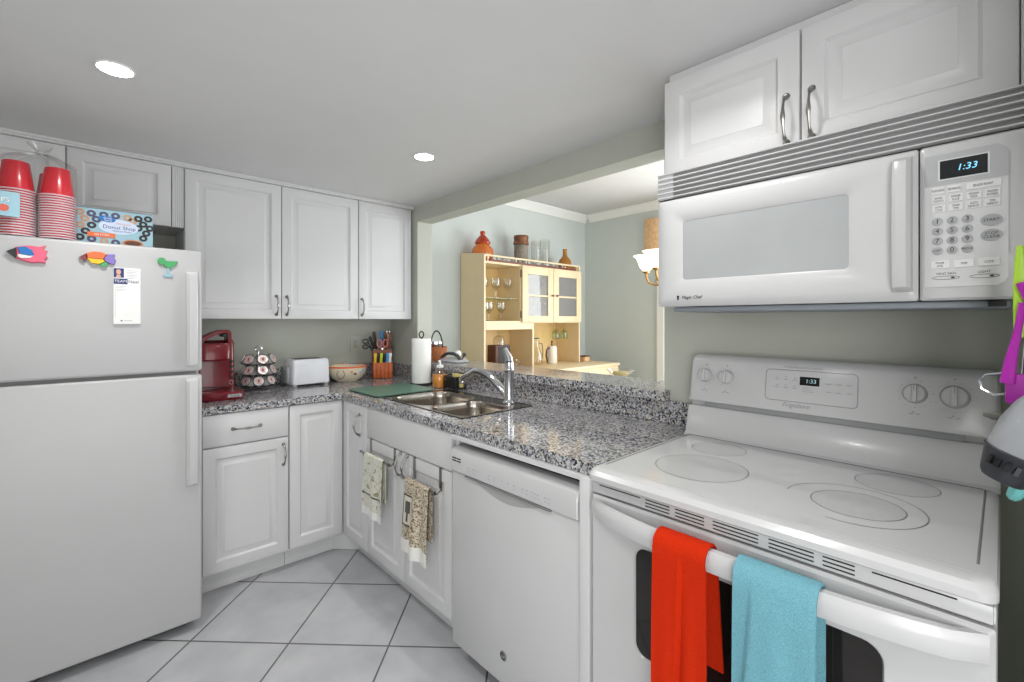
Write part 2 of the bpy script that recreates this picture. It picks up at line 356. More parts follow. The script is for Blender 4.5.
struct('wall_behind', m, GREEN, 'green wall out of view with an added window opening')
m = MB().box(-1.0, 1.3, -1.86, -1.82, .35, .40).box(-1.0, 1.3, -1.86, -1.82, 2.03, 2.08).box(-1.0, -.95, -1.86, -1.82, .4, 2.03).box(1.25, 1.3, -1.86, -1.82, .4, 2.03).box(.13, .17, -1.86, -1.82, .4, 2.03)
MB().box(-.949, 1.249, -1.842, -1.838, .401, 2.029).build('pane', GLASS, struct('window_1', m, TRIM, 'white frame of the added window behind the camera'))  # unseen window added to go with the fill behind the camera
m = MB().box(4.085, 4.105, 2.235, 2.305, 0, 2.12).box(4.085, 4.105, .03, .1, 0, 2.12).box(4.085, 4.105, .1, 2.235, 2.05, 2.12)
m.box(4.12, 4.16, 2.15, 2.239, .12, 2.05).box(4.12, 4.16, .1, .19, .12, 2.05).box(4.12, 4.16, .19, 2.15, 1.97, 2.05).box(4.12, 4.16, .19, 2.15, .12, .2).box(4.12, 4.16, 1.14, 1.2, .2, 1.97)
MB().box(4.138, 4.142, .191, 2.149, .201, 1.969).build('pane', GLASS, struct('door_1', m, TRIM, 'bright white casing of the glazed dining room door'))
def crown(name, pts, label):
    # cornice profile swept along a straight wall line: (depth from wall, z)
    prof = [(0, 2.41), (.012, 2.41), (.02, 2.425), (.055, 2.465), (.068, 2.475), (.068, 2.489), (0, 2.489)]
    (xa, ya), (xb, yb), (nx, ny) = pts
    a = [(xa+nx*d, ya+ny*d, z) for d, z in prof]; b = [(xb+nx*d, yb+ny*d, z) for d, z in prof]
    struct(name, MB().loft([a, b]), TRIM, label)
crown('trim_1', ((1.83, 3.199), (4.105, 3.199), (0, -1)), 'white crown moulding above the hutch wall')
crown('trim_2', ((4.105, 3.13), (4.105, -1.8), (-1, 0)), 'white crown moulding on the far dining wall')
for x, y in LAMPS:
    pass
lamp_labels = ['round recessed ceiling lamp above the refrigerator', 'round recessed ceiling lamp nearest the pass-through beam', 'round recessed ceiling lamp above the range side, cut by the top edge', 'round recessed ceiling lamp behind the camera side']
for (x, y), lb in list(zip(LAMPS, lamp_labels))[:3]:
    t = thing('recessed_light', lb, 'ceiling light', (x, y, 2.134), 0, 'recessed ceiling lamps')
    MB().lathe([(.044, -.0005), (.050, -.0005), (.050, -.004), (.047, -.006), (.0445, -.005)], n=32, closed=True).build('trim_ring', TRIM, t)
    MB().lathe([(0, -.001), (.0442, -.001), (.0440, -.0065), (0, -.0085)], n=32).build('lens', LAMPM, t)

# ------------------------------------------------------------------ cabinetry
def handle(parent, x, y, z, L=.105, vertical=True, out=.03):
    """ornate bow pull on a face at local y, pulled towards -Y"""
    m = MB(); n = 14; pts = []; rad = []
    for i in range(n+1):
        t = i/n; a = (t-.5)*L; d = out*(math.sin(PI*t)**.55); pts.append((x, y-.003-d, z+a) if vertical else (x+a, y-.003-d, z))
        rad.append(.0032+.0030*math.exp(-((t-.5)/.12)**2)+.0028*(math.exp(-((t-.04)/.06)**2)+math.exp(-((t-.96)/.06)**2)))
    m.tube(pts, rad, 8)
    for sgn in (-1, 1):
        c = (x, y, z+sgn*L/2) if vertical else (x+sgn*L/2, y, z)
        m.lathe([(.009, .0), (.0095, .002), (.006, .005), (.004, .009)], c, 12, 'Y')
    return m.build('handle', PEW, parent)
# --- base run on the back wall (front faces -Y)
t = thing('base_cabinet', 'white base cabinet with one drawer over a door, beside the refrigerator', 'cabinet', (.40, 2.5635, 0))
MB().box(0, .3835, .021, .63, .1, .875).build('carcass', W, t)
d = MB().box(.002, .3815, 0, .02, .719, .872, .003).build('drawer', W, t); handle(d, .187, 0, .794, .12, False)
d = MB().panel(.002, .3815, .115, .712, .02).build('door', W, t); handle(d, .357, 0, .625)
MB().box(0, .3835, .079, .095, .002, .1).build('toe_kick', W, t)
t = thing('corner_cabinet', 'white corner base cabinet with two doors meeting at the inside corner', 'cabinet', (.786, 2.5635, 0))
MB().slab([0, .309, .92], [-.30, .021, .63], lambda i, j: not (i == 0 and j == 0), .1, .875).build('carcass', W, t)
MB().panel(.002, .2845, .115, .872, .02).build('door', W, t)
m = MB(); m.M = Matrix.Translation((.2875, 0, 0)) @ Matrix.Rotation(RW, 4, 'Z')
d = m.panel(.003, .299, .115, .872, .02).build('door', W, t)
m2 = MB(); h = handle(d, 0, 0, 0, .11); h.rotation_euler = (0, 0, RW); h.location = (.2875, -.215, .765)
MB().prismZ([(0, .079), (.26, .079), (.367, -.03), (.367, -.30), (.383, -.30), (.383, -.024), (.266, .095), (0, .095)], .002, .1).build('toe_kick', W, t)
# --- sink base on the right run
t = thing('sink_cabinet', 'white two-door sink cabinet under the granite with a plain false front', 'cabinet', (1.0735, 2.262, 0), RW)
m = MB().box(0, .78, .021, .60, .1, .70).box(0, .018, .021, .60, .70, .875).box(.762, .78, .021, .60, .70, .875).box(.018, .762, .021, .045, .70, .875)
m.build('carcass', W, t)
MB().box(.003, .755, 0, .02, .717, .872, .003).build('false_front', W, t)
d = MB().panel(.003, .3765, .115, .712, .02).build('door', W, t); handle(d, .355, 0, .655)
d = MB().panel(.3795, .755, .115, .712, .02).build('door', W, t); handle(d, .415, 0, .655)
MB().box(0, .78, .079, .095, .002, .1).build('toe_kick', W, t)
t = thing('end_panel', 'narrow white panel between the dishwasher and the range', 'panel', (1.036, .828, 0), RW)
MB().box(0, .036, 0, .63, .002, .875, .002).build('panel_board', W, t)
MB().box(-.65, 0, .012, .032, .862, .875).build('apron', W, t)
# --- wall cabinets, back wall
def wallcab(x0, x1, z0, z1, label, doors, hz, group, name='wall_cabinet'):
    t = thing(name, label, 'cabinet', (x0, 2.87, 0), 0, group); wdt = x1-x0
    MB().box(0, wdt, .021, .329, z0, z1).build('carcass', W, t)
    for (a, b, hx) in doors:
        d = MB().panel(a, b, z0-.0, z1, .02).build('door', W, t)
        if hx is not None: handle(d, hx, 0, hz)
    return t
G = 'wall cabinets over the back counter'
wallcab(.372, 1.3045, 1.332, 2.108, 'white two-door wall cabinet over the red coffee maker and toaster', [(.002, .464, .438), (.468, .931, .494)], 1.411, G)
wallcab(1.3065, 1.708, 1.332, 2.108, 'white single-door wall cabinet over the knife block, nearest the beam', [(.002, .390, .022)], 1.411, G)
wallcab(-.54, .32, 1.80, 2.108, 'short white wall cabinet above the refrigerator, behind cups and coffee box', [(.004, .474, None), (.478, .857, None)], 0, G)
t = thing('cabinet_filler', 'fluted white filler strip between the refrigerator cabinet and the tall wall cabinets', 'trim strip', (.3215, 2.876, 1.80))
m = MB().box(0, .049, .003, .32, 0, .308)
for k in range(5): m.tube([(.0065+k*.009, .003, .002), (.0065+k*.009, .003, .306)], .0028, 6)
m.build('strip', W, t)
t = thing('crown_strip', 'narrow white strip closing the gap between wall cabinets and ceiling', 'trim strip', (-.54, 2.862, 2.109))
m = MB(); prof = [(.012, 0), (.0, .003), (0, .009), (-.006, .013), (-.006, .0235), (.33, .0235), (.33, 0)]
m.loft([[(0, y, z) for y, z in prof], [(2.25, y, z) for y, z in prof]]); m.build('moulding', W, t)
# --- cabinet over the microwave
t = thing('range_wall_cabinet', 'white two-door wall cabinet above the microwave', 'cabinet', (1.385, .757, 0), RW)
MB().box(.783, .880, .002, .30, 1.783, 2.132).build('filler', W, t)
MB().box(0, .783, .021, .323, 1.783, 2.098).box(.005, .779, .03, .32, 2.099, 2.132).build('carcass', W, t)
d = MB().panel(.002, .3895, 1.783, 2.098, .02).build('door', W, t); handle(d, .359, 0, 1.866, .125)
d = MB().panel(.3935, .781, 1.783, 2.098, .02).build('door', W, t); handle(d, .418, 0, 1.866, .125)

# ------------------------------------------------------------------ granite
t = thing('countertop', 'L-shaped speckled grey granite countertop with short backsplash', 'countertop', (0, 0, .8765))
xs = [.40, 1.0635, 1.158, 1.535, 1.6895, 1.7105]; ys = [.787, 1.545, 2.225, 2.5535, 3.1985]
MB().slab(xs, ys, lambda i, j: (i >= 1 or j == 3) and not (i == 2 and j == 1), 0, .0375).build('slab', GR, t)
m = MB().box(1.69, 1.7105, .80, 3.1785, .038, .129, .002, 1).build('backsplash', GR, t)
m = MB().box(.40, 1.7105, 3.179, 3.1985, .038, .138, .002, 1).build('backsplash', GR, t)
t = tag(MB().slab([1.665, 1.7095, 1.96], [.905, .9335, 2.808], lambda i, j: not (i == 1 and j == 0), 0, .038).build('bar_top', GR, loc=(0, 0, 1.0075)),
        'raised granite bar ledge in the pass-through opening', 'bar top')

# ------------------------------------------------------------------ sink and faucet
t = thing('kitchen_sink', 'double-bowl stainless steel sink set in the granite counter', 'sink', (0, 0, .914))
def bowl(cx, cy, hx, hy, depth, r, x0, x1, y0, y1):
    m = MB(); P = []; N = 6
    for dx, z, rad in ((.0, .0022, r), (.003, -.004, r), (.006, -.03, r*.95), (.014, -depth*.8, r*.85), (.03, -depth*.96, r*.7), (.065, -depth, r*.5)):
        P.append([(x, y, z) for x, y in rr(cx, cy, hx-dx, hy-dx, max(.02, rad), N)])
    O = rr((x0+x1)/2, (y0+y1)/2, (x1-x0)/2, (y1-y0)/2, .0005, N)
    P = [[(x, y, .0008) for x, y in O], [(x, y, .0022) for x, y in O]] + P; th = .0012
    Q = [[(x+(0 if abs(x-cx) < 1e-9 else math.copysign(th, x-cx)), y+(math.copysign(th, y-cy)), z-th) for x, y, z in ring] for ring in P[3:]]
    n = len(P[0]); m.loft(P, cap0=False)
    m.loft([P[0], [(x, y, .0006) for x, y in rr(cx, cy, hx-.001, hy-.001, r, N)]]+Q, cap0=False)
    m.lathe([(.04, -depth+.001), (.04, -depth+.003), (.03, -depth+.004), (.02, -depth+.001)], (cx+.02, cy, 0), 20)
    return m
bowl(1.345, 2.035, .176, .176, .19, .085, 1.148, 1.566, 1.846, 2.232).build('basin', STEEL, t)
bowl(1.312, 1.692, .150, .144, .16, .075, 1.148, 1.566, 1.533, 1.846).build('basin', STEEL, t)
MB().tube([(x, y, .0022) for x, y in rr(1.357, 1.8825, .212, .353, .015)], .0019, 6, True).build('seal', BLK, t)
t = thing('faucet', 'chrome single-lever kitchen faucet with arched spout behind the sink', 'faucet', (1.528, 1.66, .9175))
m = MB().lathe([(.034, 0), (.034, .004), (.027, .012), (.025, .03), (.023, .15), (.025, .156), (.026, .162), (.023, .166), (.022, .2), (.012, .206), (0, .206)], n=24)
m.build('body', CHR, t)
pts = []
for i in range(17):
    s = i/16; a = s*s*(3-2*s); yy = .015+.335*s; zz = .035+.105*math.sin(min(1, s*1.25)*PI*.62) - (.045*max(0, s-.72)/.28)
    pts.append((-.02*s, yy, zz))
MB().tube(pts, [.020-.003*min(1, i/6) + (.003 if i > 12 else 0) for i in range(17)], 12).build('spout', CHR, t)
MB().lathe([(.017, 0), (.018, .02), (.015, .035), (.0, .035)], (-.02, .352, .062), 16).build('spray_head', CHR, t)
m = MB().tube([(0, 0, .205), (.0, .002, .222), (-.005, .012, .245), (-.010, .022, .268)], [.021, .019, .015, .013], 12); m.build('lever', CHR, t)

# ------------------------------------------------------------------ refrigerator
t = thing('refrigerator', 'white top-freezer refrigerator with magnets on its door', 'refrigerator', (-.42, 2.35, 0))
MB().box(.004, .784, .062, .76, .03, 1.618, .006).build('body', WF, t)
d = MB().box(0, .788, 0, .06, 1.108, 1.622, .012, 3).build('freezer_door', WF, t)
def fhandle(z0, z1, par):
    m = MB(); r = []
    for z, o in ((z0, .001), (z0+.012, .016), (z0+.05, .022), ((z0+z1)/2, .024), (z1-.05, .022), (z1-.012, .016), (z1, .001)):
        r.append([(.728, .006, z), (.731, -o*.6, z), (.741, -o, z), (.760, -o, z), (.770, -o*.75, z), (.773, .006, z)])
    m.loft(r).build('handle', WA, par)
fhandle(1.125, 1.53, d)
d = MB().box(0, .788, 0, .06, .04, 1.094, .012, 3).build('fridge_door', WF, t); fhandle(.62, 1.078, d)
MB().box(.01, .77, .03, .064, 1.092, 1.110).build('gasket', SLOT, t)
MB().box(.02, .76, .07, .10, .006, .042).build('base_grille', BLK, t)
for x in (.05, .73): MB().lathe([(.018, 0), (.018, .02), (.01, .032)], (x, .09, .001), 12).build('foot', BLK, t)
# magnets on the freezer door
FY = 2.3495
def magnet(name, lb, x, z, sz=1):
    t = thing(name, lb, 'magnet', (x, FY, z), 0, 'fridge magnets'); t.scale = (1, 1, sz); return t
t = magnet('fish_magnet', 'pink and blue fish magnet with black face on freezer door', -.150, 1.558, 1.35)
MB().prism([(-.03, .016), (.004, .023), (.03, .021), (.046, .026), (.041, .014), (.050, .012), (.046, 0), (.051, -.006), (.043, -.012), (.046, -.022), (.03, -.02), (.01, -.023), (-.012, -.018), (-.03, -.012)], 0, -.011, .12).build('body', PINK, t)
MB().prism([(-.05, .004), (-.034, .012), (-.026, .016), (-.024, -.004), (-.027, -.014)], -.001, -.013, .1).build('face', BLK, t)
MB().prism([(-.024, .016), (-.004, .019), (.012, .011), (.018, -.002), (.006, -.004), (-.018, -.001)], -.008, -.0145, .1).build('flank', BLUE, t)
MB().prism([(-.023, -.002), (-.018, -.0015), (.006, -.0045), (.017, -.003), (.008, -.010), (-.014, -.012), (-.023, -.008)], -.008, -.0135, .1).build('belly', PAPER, t)
t = magnet('fish_magnet', 'orange yellow and lilac fish magnet above the notepad', .034, 1.559, 1.25)
MB().prism([(-.052, .001), (-.034, .012), (-.03, .0), (-.036, -.012)], -.001, -.012, .1).build('face', RED, t)
MB().prism([(-.033, .013), (-.012, .021), (.012, .020), (.026, .014), (.016, -.002), (-.03, .0)], 0, -.0125, .1).build('back', ORNG, t)
MB().prism([(-.032, .0), (.016, -.0015), (.02, -.008), (.004, -.017), (-.018, -.015)], 0, -.012, .1).build('belly', YEL, t)
MB().prism([(.026, .015), (.05, .017), (.045, .006), (.053, -.002), (.047, -.016), (.03, -.012), (.02, -.006), (.017, -.001)], 0, -.009, .1).build('tail', PURP, t)
MB().prism([(.005, -.017), (.021, -.008), (.03, -.013), (.026, -.022), (.012, -.024)], 0, -.010, .1).build('fin', LEAF, t)
t = magnet('cocktail_magnet', 'green cocktail glass magnet near the freezer handle', .247, 1.553)
MB().prism([(-.022, .015), (.034, .017), (.032, .006), (.022, -.004), (.010, -.014), (.0, -.014), (-.014, -.002)], 0, -.008, .1).build('drink', LEAF, t)
MB().prism([(-.019+.014*math.cos(a), .014+.014*math.sin(a)) for a in arc(16, 0, 2*PI)[:-1]], 0, -.009).build('lime_slice', LEAF, t)
MB().prism([(-.003, -.012), (.008, -.012), (.006, -.034), (.018, -.042), (.017, -.05), (-.014, -.05), (-.014, -.042), (0, -.034)], 0, -.006, .05).build('stem', LBLUE, t)
t = thing('notepad', 'white magnetic notepad with printed blue header and portrait on freezer door', 'notepad', (.120, FY, 1.423))
MB().box(-.041, .041, -.007, 0, -.113, .106, .0008, 1).build('pad', PAPER, t)
m = MB().box(-.040, -.010, -.0078, -.007, .068, .104).box(-.040, .001, -.0078, -.007, .043, .064); m.build('header_panel', NAVY, t)
m = MB().prism([(-.026+.0075*math.cos(a), .090+.010*math.sin(a)) for a in arc(14, 0, 2*PI)[:-1]], -.0078, -.0082); m.prism([(-.034, .069), (-.018, .069), (-.021, .079), (-.031, .079)], -.0078, -.0081); m.build('portrait', SKIN, t)
m = MB().text('TEAM', .015, -.0195, .0535, -.0079, .0002, sx=1.0); m.build('lettering', PAPER, t)
m = MB().text('Neal', .017, .019, .053, -.0071, .0002)
for k in range(6): m.box(-.002, .032-(k % 3)*.006, -.0073, -.007, .096-k*.006, .0968-k*.006)
for k in range(4): m.box(-.036, -.004-(k % 2)*.008, -.0073, -.007, .034-k*.006, .0347-k*.006)
m.box(-.036, -.0355, -.0073, -.007, -.085, .012); m.box(-.02, -.014, -.0073, -.007, -.102, -.098).box(-.010, .016, -.0073, -.007, -.1005, -.0995); m.build('print', NAVY, t)
# ------------------------------------------------------------------ on top of the refrigerator
FT = 1.6227
t = thing('coffee_box', 'light blue donut-printed coffee pod box on the refrigerator', 'box', (-.028, 2.470, FT)); t.scale = (1.0, 1, 1.01)
MB().box(0, .238, 0, .17, 0, .147, .001, 1).build('carton', LBLUE, t)
MB().box(.002, .236, .01, .16, .1472, .150).build('lid_flap', BLK, t)
def donut(m, x, z, r, mi):
    m.mi = mi; n = 16; a = [(x+r*math.cos(2*PI*k/n), z+r*.92*math.sin(2*PI*k/n)) for k in range(n)]; b = [(x+r*.38*math.cos(2*PI*k/n), z+r*.35*math.sin(2*PI*k/n)) for k in range(n)]
    V = [(p[0], -.0012, p[1]) for p in a+b] + [(p[0], -.0002, p[1]) for p in a+b]
    m.add(V, [[k, (k+1) % n, n+(k+1) % n, n+k] for k in range(n)] + [[k, (k+1) % n, 2*n+(k+1) % n, 2*n+k] for k in range(n)])
m = MB()
for (x, z, mi) in [(.012, .128, 1), (.045, .126, 0), (.082, .125, 0), (.118, .126, 0), (.155, .124, 1), (.19, .125, 2), (.222, .128, 2), (.026, .104, 1), (.060, .105, 0), (.013, .078, 1), (.046, .080, 2), (.028, .055, 2), (.012, .030, 2), (.046, .026, 0),
                   (.083, .020, 1), (.118, .018, 0), (.172, .112, 1), (.206, .104, 2), (.19, .086, 2), (.216, .068, 2), (.206, .046, 2), (.228, .09, 2)]: donut(m, x, z, .0142, mi)
m.build('donut_print', [mat('purple_icing', (74, 70, 104), .5), TAN, mat('dark_icing', (44, 36, 40), .5)], t)
m = MB().prism([(.128+.062*math.cos(a), .082+.030*math.sin(a)) for a in arc(24, 0, 2*PI)[:-1]], -.0012, -.0018); m.build('label_panel', mat('pale_label', (200, 214, 236), .5), t)
MB().prism([(.092+.026*math.cos(a), .110+.012*math.sin(a)-.1*.026*math.cos(a)) for a in arc(20, 0, 2*PI)[:-1]], -.0018, -.0026).build('logo_oval', BLUE, t)
m = MB().text('Great', .011, .094, .114, -.0026, .0002).text('Value', .011, .095, .105, -.0026, .0002); m.build('logo_lettering', PAPER, t)
m = MB().text('100% Arabica', .009, .142, .095, -.0018, .0002); m.build('lettering', ORNG, t)
m = MB().text('Donut Shop', .021, .130, .079, -.0018, .0002).text('Medium Roast', .010, .138, .065, -.0018, .0002); m.build('title_lettering', NAVY, t)
m = MB(); m.M = Matrix.Translation((.075, 0, .045)) @ Matrix.Rotation(-.0, 4, 'Y'); m.box(-.042, .042, -.0026, -.0012, -.009, .009); m.build('banner', ORNG, t)
MB().text('100 PODS', .011, .075, .045, -.0027, .0002).build('banner_lettering', PAPER, t)
m = MB().prism([(.172+.034*math.cos(a), .020+.016*math.sin(a)) for a in arc(24, 0, 2*PI)[:-1]], -.0012, -.002); m.mi = 1
m.prism([(.172+.027*math.cos(a), .021+.010*math.sin(a)) for a in arc(24, 0, 2*PI)[:-1]], -.002, -.0024); m.build('cup_print', [mat('cup_rim_ink', (196, 128, 92), .5), BROWN], t)
# red cups, nested upside down in a clear bag
def cup():
    t = thing('plastic_cup', 'cup', 'cup', (0, 0, 0), 0, 'red plastic cups nested on the refrigerator')
    MB().lathe([(.0470, .004), (.0466, .010), (.0355, .105), (.034, .108), (.0, .108), (0, .1075), (.0336, .1075), (.0350, .1048), (.0461, .010), (.0465, .004)], n=24, closed=True).build('body', CUPR, t)
    MB().tube([(.0494*math.cos(2*PI*k/24), .0494*math.sin(2*PI*k/24), .0042) for k in range(24)], .0026, 6, True).build('lip', CUPW, t)
    return t
c0 = cup(); first = True
stacks = [((-.182, 2.409), 18, .0094, 'red plastic cup nested in the stack carrying the light blue sticker'), ((-.0765, 2.4065), 18, .0092, 'red plastic cup nested in the stack next to the donut coffee box'),
          ((-.094, 2.513), 18, .0090, 'red plastic cup nested in the stack behind the other two')]
for (x, y), n, dz, lb in stacks:
    for k in range(n):
        if first: c0.location = (x, y, FT+.0005); c0['label'] = lb; first = False
        else: dup(c0, (x, y, FT+.0005+k*dz), 0, lb)
t = thing('plastic_bag', 'clear knotted plastic bag around the red cup stacks', 'bag', (-.130, 2.45, FT+.0003))
def hull(pts):
    pts = sorted(set(pts)); out = []
    for seq in (pts, pts[::-1]):
        h = []
        for p in seq:
            while len(h) > 1 and (h[-1][0]-h[-2][0])*(p[1]-h[-2][1])-(h[-1][1]-h[-2][1])*(p[0]-h[-2][0]) <= 0: h.pop()
            h.append(p)
        out += h[:-1]
    return out
def resample(H, n):
    P = [Vector(p) for p in H]; L = [(P[(i+1) % len(P)]-P[i]).length for i in range(len(P))]; T = sum(L); out = []
    for k in range(n):
        d = T*k/n; i = 0
        while d > L[i]: d -= L[i]; i += 1
        out.append(P[i].lerp(P[(i+1) % len(P)], d/L[i]))
    return out
HU = resample(hull([(cx+.0548*math.cos(2*PI*k/24)+.130, cy+.0548*math.sin(2*PI*k/24)-2.45) for (cx, cy), *_ in stacks for k in range(24)]), 60)
cen = sum(HU, Vector((0, 0)))/len(HU); rings = []
for z, k in ((0, 1), (.06, 1.0), (.14, 1.0), (.22, 1.0), (.272, .955), (.290, .74), (.308, .42), (.318, .14), (.324, .08), (.336, .2), (.355, .34)):
    rings.append([(cen.x+(p.x-cen.x)*k*(1+.04*math.sin(i*2.1+z*40)*(z > .27)), cen.y+(p.y-cen.y)*k, z+.006*math.sin(i*1.7)*(z > .2)) for i, p in enumerate(HU)])
MB().loft(rings, cap0=True, cap1=False).build('film', BAGM, t)
MB().tube([(.012*math.cos(a)+cen.x, .012*math.sin(a)+cen.y, .323) for a in arc(12, 0, 2*PI)[:-1]], .003, 6, True).build('tie', mat('white_tie', (210, 210, 212), .4), t)
t = thing('cup_label', 'light blue paper label on the bagged cups at the frame edge', 'label', (-.218, 2.340, FT+.062))
m = MB()
g = [[(-.05+.1*j/8, .006*(j/4-1)**2, .085*i/4) for j in range(9)] for i in range(5)]; m.sheet(g, .0008); m.build('card', LBLUE, t)
m = MB().prism([(.012+.013*math.cos(a), .028+.012*math.sin(a)) for a in arc(16, 0, 2*PI)[:-1]], -.0012, -.002); m.build('dot_print', mat('coral_ink', (214, 96, 84), .5), t)
MB().text('CUPS', .022, .0, .055, -.0012, .0003).build('lettering', PAPER, t)

# ------------------------------------------------------------------ dishwasher
t = thing('dishwasher', 'white front-control dishwasher between sink cabinet and range', 'dishwasher', (1.045, 1.462, 0), RW)
MB().box(.012, .618, .056, .58, .02, .79).build('tub_housing', BLK, t)
m = MB(); yy = [(.055, .075), (.002, .072), (.0, .085), (0, .735)]
MB().box(0, .628, 0, .055, .075, .742, .006, 2).build('door', WA, t)
c = MB(); rings = []
for x in (0, .004, .624, .628):
    e = .003 if x in (0, .628) else 0
    rings.append([(x, .055, .7435), (x, -.003+e, .7435), (x, -.011+e, .75), (x, -.012+e, .80), (x, -.004+e, .825-e), (x, .012, .833-e), (x, .055, .835-e)])
c = c.loft(rings).build('control_panel', WA, t)
m = MB(); n = 16
for i in range(n+1): pass
poly = [(.10+.42*i/n, .7425) for i in range(n+1)] + [(.52-.42*i/n, .742-.040*math.sin(PI*i/n)**1.5-.0005) for i in range(1, n)]
m.prism(poly, .004, -.0012); m.build('handle_pocket', mat('pocket_grey', (168, 168, 168), .5), t)
MB().box(.095, .525, -.0135, -.004, .7405, .7465, .001, 1).build('handle_lip', SLOT, c)
m = MB()
for k in range(2):
    for j in range(2): m.box(.018+.028*j, .043+.028*j, -.0128, -.010, .797-.010*k, .8015-.010*k)
m.build('vent_slots', DARK, c)
m = MB()
for x in (.115, .14, .155, .23, .235, .26, .30, .33, .36, .40, .42, .44, .455, .47, .50, .515): m.box(x, x+.007, -.0127, -.0115, .778, .7798); m.box(x, x+.005, -.0127, -.0115, .766, .7672)
m.build('control_print', GRY, c)
m = MB().lathe([(.0165, 0), (.0165, .0015), (.0155, .002), (0, .002)], (.297, .0005, .176), 28, 'Y'); m.build('badge', BLK, t)
m = MB().tube([(.297+.0145*math.cos(2*PI*k/24), -.0018, .176+.0145*math.sin(2*PI*k/24)) for k in range(24)], .0009, 6, True); m.text('GE', .015, .297, .176, -.0018, .0003, shear=.25); m.build('badge_lettering', LGR, t)
MB().box(.01, .618, .07, .09, .003, .072).build('toe_panel', DGR, t)

# ------------------------------------------------------------------ range
t = thing('electric_range', 'white freestanding electric range with smooth glass cooktop', 'range', (1.03, .785, 0), RW)
MB().box(.003, .779, .03, .655, .03, .868, .004).box(.02, .76, .06, .64, .868, .8853).build('body', WA, t)
def rrz(x0, x1, y0, y1, r, z, n=6): return [(x, y, z) for x, y in rr((x0+x1)/2, (y0+y1)/2, (x1-x0)/2, (y1-y0)/2, r, n)]
ck = MB().loft([rrz(.004, .778, -.012, .56, .02, .8855), rrz(0, .782, -.020, .565, .025, .889), rrz(0, .782, -.020, .565, .025, .903), rrz(.003, .779, -.012, .562, .03, .914), rrz(.010, .772, .002, .56, .03, .918), rrz(.022, .757, .02, .548, .012, .9175)]).build('cooktop', WA, t)
MB().loft([rrz(.022, .757, .02, .548, .012, .9168), rrz(.022, .757, .02, .548, .012, .918)]).build('glass_top', WG, ck)
m = MB().tube([(.022, .045, .9174), (.022, .543, .9174), (.027, .548, .9174), (.752, .548, .9174), (.757, .543, .9174), (.757, .06, .9174)], .0022, 6); m.build('glass_seam', SLOT, ck)
def ring(m, x, y, r, a0=0, a1=2*PI, w=.0022, z=.9182):
    n = 40; full = abs(a1-a0-2*PI) < 1e-6; A = arc(n, a0, a1)
    I = [(x+(r-w)*math.cos(a), y+(r-w)*math.sin(a), z) for a in A]; O = [(x+r*math.cos(a), y+r*math.sin(a), z) for a in A]
    m.add(I+O, [[k, k+1, n+1+k+1, n+1+k] for k in range(n)])
LINE = mat('burner_line_grey', (112, 112, 113), .4); ZONE = mat('burner_zone_grey', (186, 187, 187), .08, var=.02)
for x, y, r in ((.173, .435, .080), (.215, .215, .120), (.605, .437, .083), (.565, .215, .086)):
    m = MB(); ring(m, x, y, r, w=.003)
    if x == .565: ring(m, x-.008, y, .128, -1.75, 3.2, .003)
    z_ = MB().lathe([(0, .91812), (r-.0025, .91812), (r-.0025, .91805), (0, .91805)], (x, y, 0), 32).build('burner', ZONE, ck)
    m.build('burner_ring', LINE, z_)
# backguard
prof = [(.545, .914), (.56, .925), (.583, 1.008), (.592, 1.016), (.615, 1.016), (.615, 1.034), (.588, 1.036), (.586, 1.05), (.607, 1.178), (.615, 1.192), (.628, 1.199), (.66, 1.199), (.66, .9)]
rings = []
for x, e in ((.0, .012), (.006, .004), (.018, 0), (.764, 0), (.776, .004), (.782, .012)):
    rings.append([(x, y+e*(1 if 1.04 < z else .3), z-(e if z > 1.15 else 0)) for y, z in prof])
bg = MB().loft(rings).build('backguard', WA, t)
MB().box(.055, .72, .600, .616, 1.0165, 1.0335).build('vent_slot', GRY, bg)
def on_panel(z): return .586+(z-1.05)*(.021/.128)
tilt = math.atan2(.021, .128)
def knob(x, z, r):
    k = MB(); k.M = Matrix.Translation((x, on_panel(z)-.0005, z)) @ Matrix.Rotation(-tilt, 4, 'X')
    k.lathe([(r*1.0, 0), (r*1.0, .003), (r*.93, .008), (r*.86, .018), (r*.8, .020), (0, .0205)], (0, 0, 0), 28, 'Y')
    k.box(-r*.22, r*.22, -.029, -.018, -r*.86, r*.86, .003)
    o = k.build('knob', WA, bg)
    q = MB(); q.M = k.M; q.box(-.0012, .0012, -.0294, -.0288, r*.3, r*.8); q.build('pointer', GRY, o)
    return o
for x, z, r in ((.059, 1.128, .024), (.132, 1.128, .024), (.625, 1.128, .026), (.702, 1.128, .029)): knob(x, z, r)
m = MB(); m.M = Matrix.Translation((0, .586, 1.05)) @ Matrix.Rotation(-tilt, 4, 'X') @ Matrix.Translation((0, 0, -1.05))
for x, r in ((.059, .032), (.132, .032), (.625, .036), (.702, .039)):
    for k in range(11):
        a = PI/2+.35+k*(2*PI-.7)/10; m.box(x+r*math.cos(a)-.0018, x+r*math.cos(a)+.0018, -.0008, .001, 1.128+r*math.sin(a)-.0008, 1.128+r*math.sin(a)+.0008)
    m.box(x-.0025, x+.0025, -.0008, .001, 1.128+r+.005, 1.128+r+.010)
    for k in range(2): m.box(x-.012+.014*k, x-.004+.014*k, -.0008, .001, 1.074, 1.0765)
    m.box(x-.005, x-.001, -.0008, .001, 1.078, 1.082)
for gx in (.29, .315, .34):
    for gz in (1.138, 1.112): m.box(gx-.006, gx+.006, -.0012, .0005, gz-.001, gz+.001); m.box(gx-.0015, gx+.0015, -.0012, .0005, gz+.006, gz+.009)
for gx in (.43, .455, .48):
    for gz in (1.134, 1.110): m.box(gx-.006, gx+.006, -.0012, .0005, gz-.001, gz+.001)
